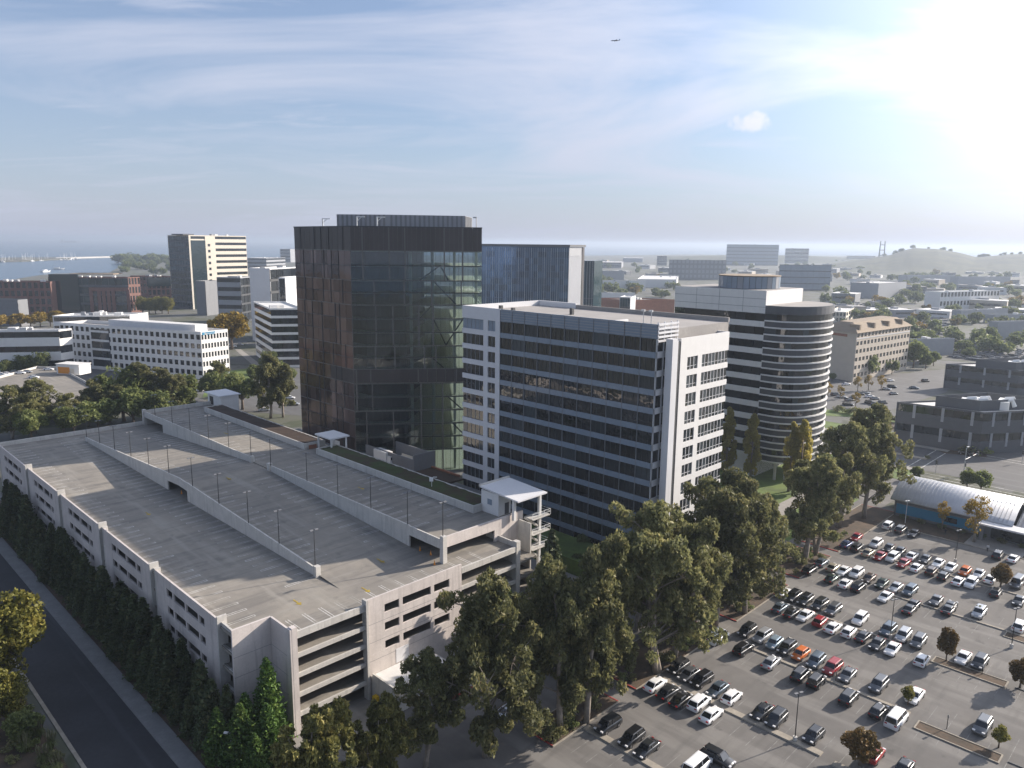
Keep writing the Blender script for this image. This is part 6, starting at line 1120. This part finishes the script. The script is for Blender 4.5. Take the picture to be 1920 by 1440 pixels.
# shrubs in the beds
r6 = random.Random(31); k = 0
for s0, s1, t0, t1, n_ in ((-32.5, -28, 31, 45.5, 12), (-32.5, -25, 51, 76, 24), (-32.5, -26, 83, 104, 18), (-32.5, -26, 110, 126, 12), (-32.5, -26, 131, 165, 16)):
    for _ in range(n_): k += 1; tree('shrub', k % 2, W(r6.uniform(s0, s1), r6.uniform(t0, t1), 0.1), r6.uniform(0.8, 2.2), r6.uniform(0.8, 1.3), f'low shrub under the eucalyptus belt, {ordinal(k) if k < 70 else "rear"} from the front', 'shrub', 'shrubs under the trees', 'shrub') if k < 69 else None
for i in range(14): tree('shrub', i % 2, W(-36-4.5*i, 164.6), 1.2, 1.4, f'clipped shrub along the wall of the hall, {ordinal(i+1)} from the left', 'shrub', 'shrubs along the hall', 'shrub')
for i in range(26): tree('shrub', 1, W(-22+7*i if i < 18 else -80-7*(i-18), 230.8, 0.16), 1.3, 1.1, f'low shrub on the boulevard median, {ordinal(i+1)}' + ' along it', 'shrub', 'median shrubs', 'shrub')
# conifer hedge along the garage
for i in range(40):
    s = -1.5+3.15*i; tt = -2.3+r6.uniform(-0.7, 0.9)
    tree('hedge', i % 3, W(s, tt), r6.uniform(8.4, 11.4), r6.uniform(1.0, 1.25), f'dark conifer in the hedge along the garage side, {ordinal(i+1)} from the front', 'tree', 'conifer hedge', 'conifer')
for i in range(30):
    tree('hedge', (i+1) % 3, W(1.0+4.1*i, -4.6+r6.uniform(-0.4, 0.5)), r6.uniform(5.5, 8.0), r6.uniform(1.1, 1.35), f'shorter conifer in the outer line of the hedge, {ordinal(i+1)} from the front', 'tree', 'conifer hedge', 'conifer')
for i, (s, t_, h_, w_) in enumerate(((-4.5, 2.6, 13.0, 0.95), (-4.2, -0.6, 9.0, 1.15), (-6.8, -2.6, 9.5, 1.25), (-8.6, 0.4, 9.0, 1.2), (-11.2, -2.8, 7.5, 1.2), (-3.2, -4.2, 8.0, 1.1))):
    tree('pine', i % 3, W(s, t_), h_, w_, ['tall pointed green conifer in the corner recess of the garage', 'bright green conifer left of the corner recess', 'broad bright green conifer at the garage corner, facing the road', 'broad green conifer in front of the tall pointed one', 'green conifer nearest the bottom edge at the garage corner', 'green conifer where the hedge meets the corner'][i], 'tree', 'green conifers at the garage corner', 'conifer')
tree('pine', 1, W(-9.5, 41), 15.0, 0.72, 'slim green conifer in front of the right part of the garage', name='conifer'); tree('pine', 2, W(-9.8, 44.8), 11.5, 0.7, 'smaller slim conifer beside the slim green one', name='conifer')
tree('red', 0, W(-7.5, 58.5), 17.5, 1.05, 'broad dark conifer at the right corner of the garage by the stairs', name='conifer'); tree('broad', 1, W(-15, 62), 9, 1.0, 'dark broad tree on the plaza behind the belt', name='broadleaf_tree')
for i, (s, t_, h_) in enumerate(((-2, 84, 5), (8, 86, 4.5), (-10, 72, 8), (-17, 47, 9), (-20, 78, 9), (2, 78, 4))): tree('broad', i % 3, W(s, t_), h_, 1.1, f'leafy tree in the garden between garage and office block, {ordinal(i+1)}' + ' counted from the stairs', 'tree', 'garden trees', 'broadleaf_tree')
# lower left: olive tree, pampas grass
tree('olive', 0, W(37, -20.5), 15, 1.0, 'large sunlit olive-yellow tree at the left edge by the road', name='broadleaf_tree'); tree('olive', 0, W(26, -23), 8, 1.0, 'shaded lower olive tree at the left edge', name='broadleaf_tree'); tree('broad', 2, W(20, -22), 4.5, 1.2, 'low dark bush below the olive tree at the left edge', name='bush')
def pampas(loc, H, label):
    t = thing('pampas_grass', label, 'grass clump', loc); r = random.Random(int(loc.x*10)); b = MB()
    for i in range(150):
        az = r.uniform(0, 6.28); d = Vector((math.cos(az), math.sin(az), 0)); sp_ = r.uniform(0.3, 1.0)*H*0.55; h = H*r.uniform(0.4, 0.75); w = Vector((-d.y, d.x, 0))*0.03
        a, m_, e = d*0.1, d*sp_*0.45+Vector((0, 0, h)), d*sp_+Vector((0, 0, h*0.72)); b.quad(a-w, a+w, m_+w, m_-w); b.quad(m_-w, m_+w, e)
    o = b.build('blades', 'broad', t); o['kind'] = 'stuff'; p = MB()
    for i in range(16): az = r.uniform(0, 6.28); d = Vector((math.cos(az), math.sin(az), 0))*r.uniform(0.1, 0.8); p.tube([d*0.3, d+Vector((0, 0, H*0.8)), d*1.2+Vector((0, 0, H)), d*1.4+Vector((0, 0, H*1.18))], [0.012, 0.03, 0.09, 0.02], 5)
    p.build('plumes', 'pampas', t)
for i, (s, t_, h_) in enumerate(((19, -20.3, 2.6), (14.5, -20.0, 2.8), (12.5, -21.5, 2.4), (9.5, -20.4, 2.3), (17, -22.5, 2.4))): pampas(W(s, t_), h_, f'pampas grass clump with pale plumes beside the left road, {ordinal(i+1)} from the olive tree' if i else 'pampas grass clump with pale plumes closest to the olive tree')
for i in range(26): tree('shrub', i % 2, W(r6.uniform(0, 34), r6.uniform(-34, -19.6)), r6.uniform(0.7, 1.6), 1.5, f'scrubby bush on the left bank, {ordinal(i+1)} of those below the olive tree', 'shrub', 'scrub on the bank', 'shrub')
# trees behind the garage
bk = [('euc', 2, 70, 815, 712, 1.5), ('euc', 0, 25, 822, 745, 1.5), ('euc', 1, 118, 812, 738, 1.5), ('euc', 3, 165, 800, 728, 1.6), ('euc', 0, 205, 795, 712, 1.5), ('broad', 1, 232, 790, 690, 1.0), ('euc', 9, 275, 786, 682, 1.3), ('euc', 2, 318, 784, 690, 1.3), ('broad', 0, 345, 780, 705, 1.0), ('broad', 2, 250, 800, 730, 1.2), ('broad', 0, 185, 808, 752, 1.3), ('euc', 1, 420, 752, 678, 1.3), ('broad', 1, 455, 768, 700, 1.2), ('euc', 3, 506, 785, 662, 1.2), ('euc', 3, 530, 782, 680, 1.2), ('euc', 1, 492, 770, 688, 1.0), ('broad', 2, 400, 758, 700, 1.0), ('broad', 0, 300, 800, 735, 1.2), ('broad', 1, 140, 818, 762, 1.2), ('broad', 2, 60, 826, 770, 1.3)]
for i, (k_, v_, x, yb, yt, w_) in enumerate(sorted(bk, key=lambda q: q[2])): tpx(k_, v_, x, yb, yt, w_, f'dark tree behind the far end of the garage, {ordinal(i+1)} from the left', 'tree', 'trees behind the garage', 'background_tree')
for i, x in enumerate((2, 20, 40, 58, 76, 95, 110)): tpx('autumn', i % 2, x, 618-x*0.06, 590-x*0.07+(i % 2)*3, 1.3, f'yellow autumn tree in the row at the left edge, {ordinal(i+1)} from the left', 'tree', 'yellow row at the left', 'autumn_tree')
tpx('autumn', 0, 435, 655, 585, 1.3, 'big round golden tree beside the white office', name='autumn_tree'); tpx('autumn', 1, 410, 640, 592, 1.0, 'smaller golden tree left of the big one', name='autumn_tree')
for i, x in enumerate((268, 280, 292, 304, 316)): tpx('olive', 0, x, 588, 556+(i % 2)*3, 1.0, f'yellow-green tree in front of the smaller brick office, {ordinal(i+1)} from the left', 'tree', 'trees by the brick office', 'broadleaf_tree')
for i, (x, yb, yt) in enumerate(((45, 705, 668), (70, 706, 662), (15, 708, 676), (100, 700, 672))): tpx('broad', i % 3, x, yb, yt, 1.2, f'dark green tree in front of the low white office, {ordinal(i+1)} in line', 'tree', 'trees by the low white office', 'broadleaf_tree')
for i, (x, yb, yt) in enumerate(((525, 735, 682), (545, 720, 690), (478, 720, 685), (505, 700, 660))): tpx('broad', i % 3, x, yb, yt, 1.0, f'small leafy tree on the campus left of the dark tower, {ordinal(i+1)} in line', 'tree', 'campus trees', 'broadleaf_tree')
# poplars, boulevard and hotel trees
for i, (s_, t_, h_, v_) in enumerate(((7, 164, 21, 0), (14, 162, 22, 1), (-7.5, 165.5, 21.5, 0), (-5.0, 164.0, 20.5, 1))): tree('poplar', v_, W(s_, t_), h_, 1.0, ['slim poplar beside the banded tower, second from left', 'leftmost slim poplar in front of the banded tower', 'bright yellow poplar in front of the rounded glass end', 'green-yellow poplar touching the bright yellow one'][i], name='poplar_tree')
hb = [(1606, 706, 664, 'broad'), (1628, 708, 668, 'broad'), (1650, 700, 668, 'broad'), (1672, 702, 676, 'broad'), (1690, 690, 650, 'broad'), (1712, 690, 640, 'broad'), (1735, 692, 665, 'broad'), (1750, 686, 660, 'broad'), (1608, 735, 705, 'sparse'), (1628, 732, 702, 'sparse'), (1652, 732, 703, 'sparse'), (1604, 764, 735, 'sparse'), (1575, 748, 722, 'sparse'), (1552, 742, 715, 'sparse'), (1560, 715, 700, 'broad')]
for i, (x, yb, yt, k_) in enumerate(sorted(hb)): tpx(k_, i % (3 if k_ == 'broad' else 2), x, yb, yt, 1.0, ('leafy green' if k_ == 'broad' else 'thin yellow') + f' tree near the hotel, {ordinal(i+1)} from the left', 'tree', 'trees near the hotel', 'street_tree')
for x, yb, yt, k_, v_, w_, lb_ in ((1774, 1240, 1178, 'round', 0, 0.75, 'upright rust-green tree in a car park island'), (1702, 1322, 1288, 'round', 1, 1.0, 'small bright green tree behind the white van'), (1612, 1434, 1370, 'round', 0, 1.25, 'big round rust-coloured tree at the bottom of the car park'), (1872, 1402, 1362, 'round', 1, 1.1, 'leaning yellow-green tree at the lower right'), (1912, 1290, 1236, 'round', 0, 1.1, 'dark rust tree cut by the right edge'), (1876, 1100, 1058, 'round', 0, 1.15, 'round dark tree in the far rows near the hall'), (1834, 1152, 1135, 'round', 1, 0.9, 'little bush in front of a silver car'), (1826, 1016, 928, 'sparse', 0, 0.9, 'thin yellow tree beside the hall entrance'), (1766, 992, 938, 'sparse', 1, 0.7, 'small thin yellow tree left of the hall entrance'), (1812, 918, 880, 'broad', 0, 1.0, 'dark tree behind the barrel roof'), (1838, 925, 884, 'broad', 1, 1.0, 'second dark tree behind the barrel roof'), (1718, 900, 875, 'broad', 2, 1.0, 'small dark tree at the left end of the barrel roof')): tpx(k_, v_, x, yb, yt, w_, lb_, name='street_tree' if yb < 1030 else 'car_park_tree')
for i, (x, y) in enumerate(((1665, 785), (1682, 792), (1700, 803), (1722, 812), (1745, 822), (1768, 832), (1790, 842), (1815, 850), (1840, 852), (1655, 772), (1590, 775), (1610, 778), (1630, 774), (1570, 772))): tree('shrub', i % 2, G(x, y), 2.0+0.5*(i % 3), 1.5, f'shrub along the foot of the grey lab and the boulevard, {ordinal(i+1)} in line', 'shrub', 'shrubs by the lab', 'shrub')
# far trees over the right-hand town, and on the point by the bay
ft = []
r7 = random.Random(77)
for x0, x1, y0, y1, n_ in ((1110, 1270, 498, 560, 34), (1265, 1560, 486, 512, 40), (1560, 1920, 488, 545, 70), (1540, 1920, 545, 610, 60), (1700, 1920, 600, 690, 46), (1560, 1760, 620, 660, 18), (1580, 1660, 590, 612, 10)):
    for _ in range(n_): x, y = r7.uniform(x0, x1), r7.uniform(y0, y1); ft.append((x, y))
ft = [q for q in ft if not (1740 < q[0] and q[1] > 670)][:270]
near = [(bpy.data.objects[q[0]].location, q[0].replace('_', ' ')) for q in far] + [(bpy.data.objects[q].location, q.replace('_', ' ')) for q in ('hotel', 'copper_hall', 'grey_lab', 'rear_grey_lab', 'rounded_tower')]
cnt = {}
for i, (x, y) in enumerate(sorted(ft)):
    p = G(x, y); h_ = r7.uniform(5, 11) if p.y < 900 else r7.uniform(8, 15); nm_ = min(near, key=lambda q: (q[0]-p).length)[1]; cnt[nm_] = cnt.get(nm_, 0)+1
    tree('fara' if i % 9 == 0 else 'far', 0 if i % 9 == 0 else i % 3, p, h_, r7.uniform(0.9, 1.5), f'distant tree near the {nm_}, {ordinal(cnt[nm_])} from the left', 'tree', 'distant trees of the town', 'distant_tree')
for i in range(20): x = 222+i*5; tree('far', i % 3, G(x, 491-i*0.12+r7.uniform(0, 2.5)), r7.uniform(12, 26), 1.6, f'distant dark tree on the wooded point by the bay, {ordinal(i+1)} from the left', 'tree', 'trees on the point', 'distant_tree')
for i in range(34): x, y = r7.uniform(226, 335), r7.uniform(492, 514); tree('far', i % 3, G(x, y), r7.uniform(8, 15), 1.4, f'distant tree on the flat shore behind the brick offices, {ordinal(i+1)} in line', 'tree', 'trees on the flat shore', 'distant_tree')
hp_ = [(1560, 494), (1620, 486), (1670, 478), (1700, 468), (1715, 465), (1760, 467), (1800, 474), (1830, 482), (1860, 480), (1890, 477), (1930, 476)]
hx = sorted([r7.uniform(1590, 1918) for _ in range(16)]+[1836+4*i for i in range(5)])
for i, x in enumerate(hx):
    y = float(np.interp(x, [q[0] for q in hp_], [q[1] for q in hp_])); dr = ray(x, y); k_ = 2598/dr.y; tree('far', i % 3, Vector((dr.x*k_, 2598, CH+dr.z*k_-1.5)), r7.uniform(6, 13), 1.3, f'tree on the ridge line of the far hill, {ordinal(i+1)} from the left', 'tree', 'trees on the ridge', 'distant_tree')
# ================================================================ haze
hz = bpy.data.materials.new('haze'); hz.use_nodes = True; N = hz.node_tree.nodes; N.clear(); ou = N.new('ShaderNodeOutputMaterial'); pv = N.new('ShaderNodeVolumePrincipled')
pv.inputs['Color'].default_value = (0.56, 0.65, 0.78, 1); pv.inputs['Density'].default_value = 0.00015; pv.inputs['Anisotropy'].default_value = 0.3; hz.node_tree.links.new(pv.outputs[0], ou.inputs['Volume'])
MT['haze'] = hz; o = link('haze', cube('haze'), None, (0, 29000, 49), 0, (122000, 63000, 107)); o['kind'] = 'stuff'; o['label'] = 'pale haze over the town and bay'
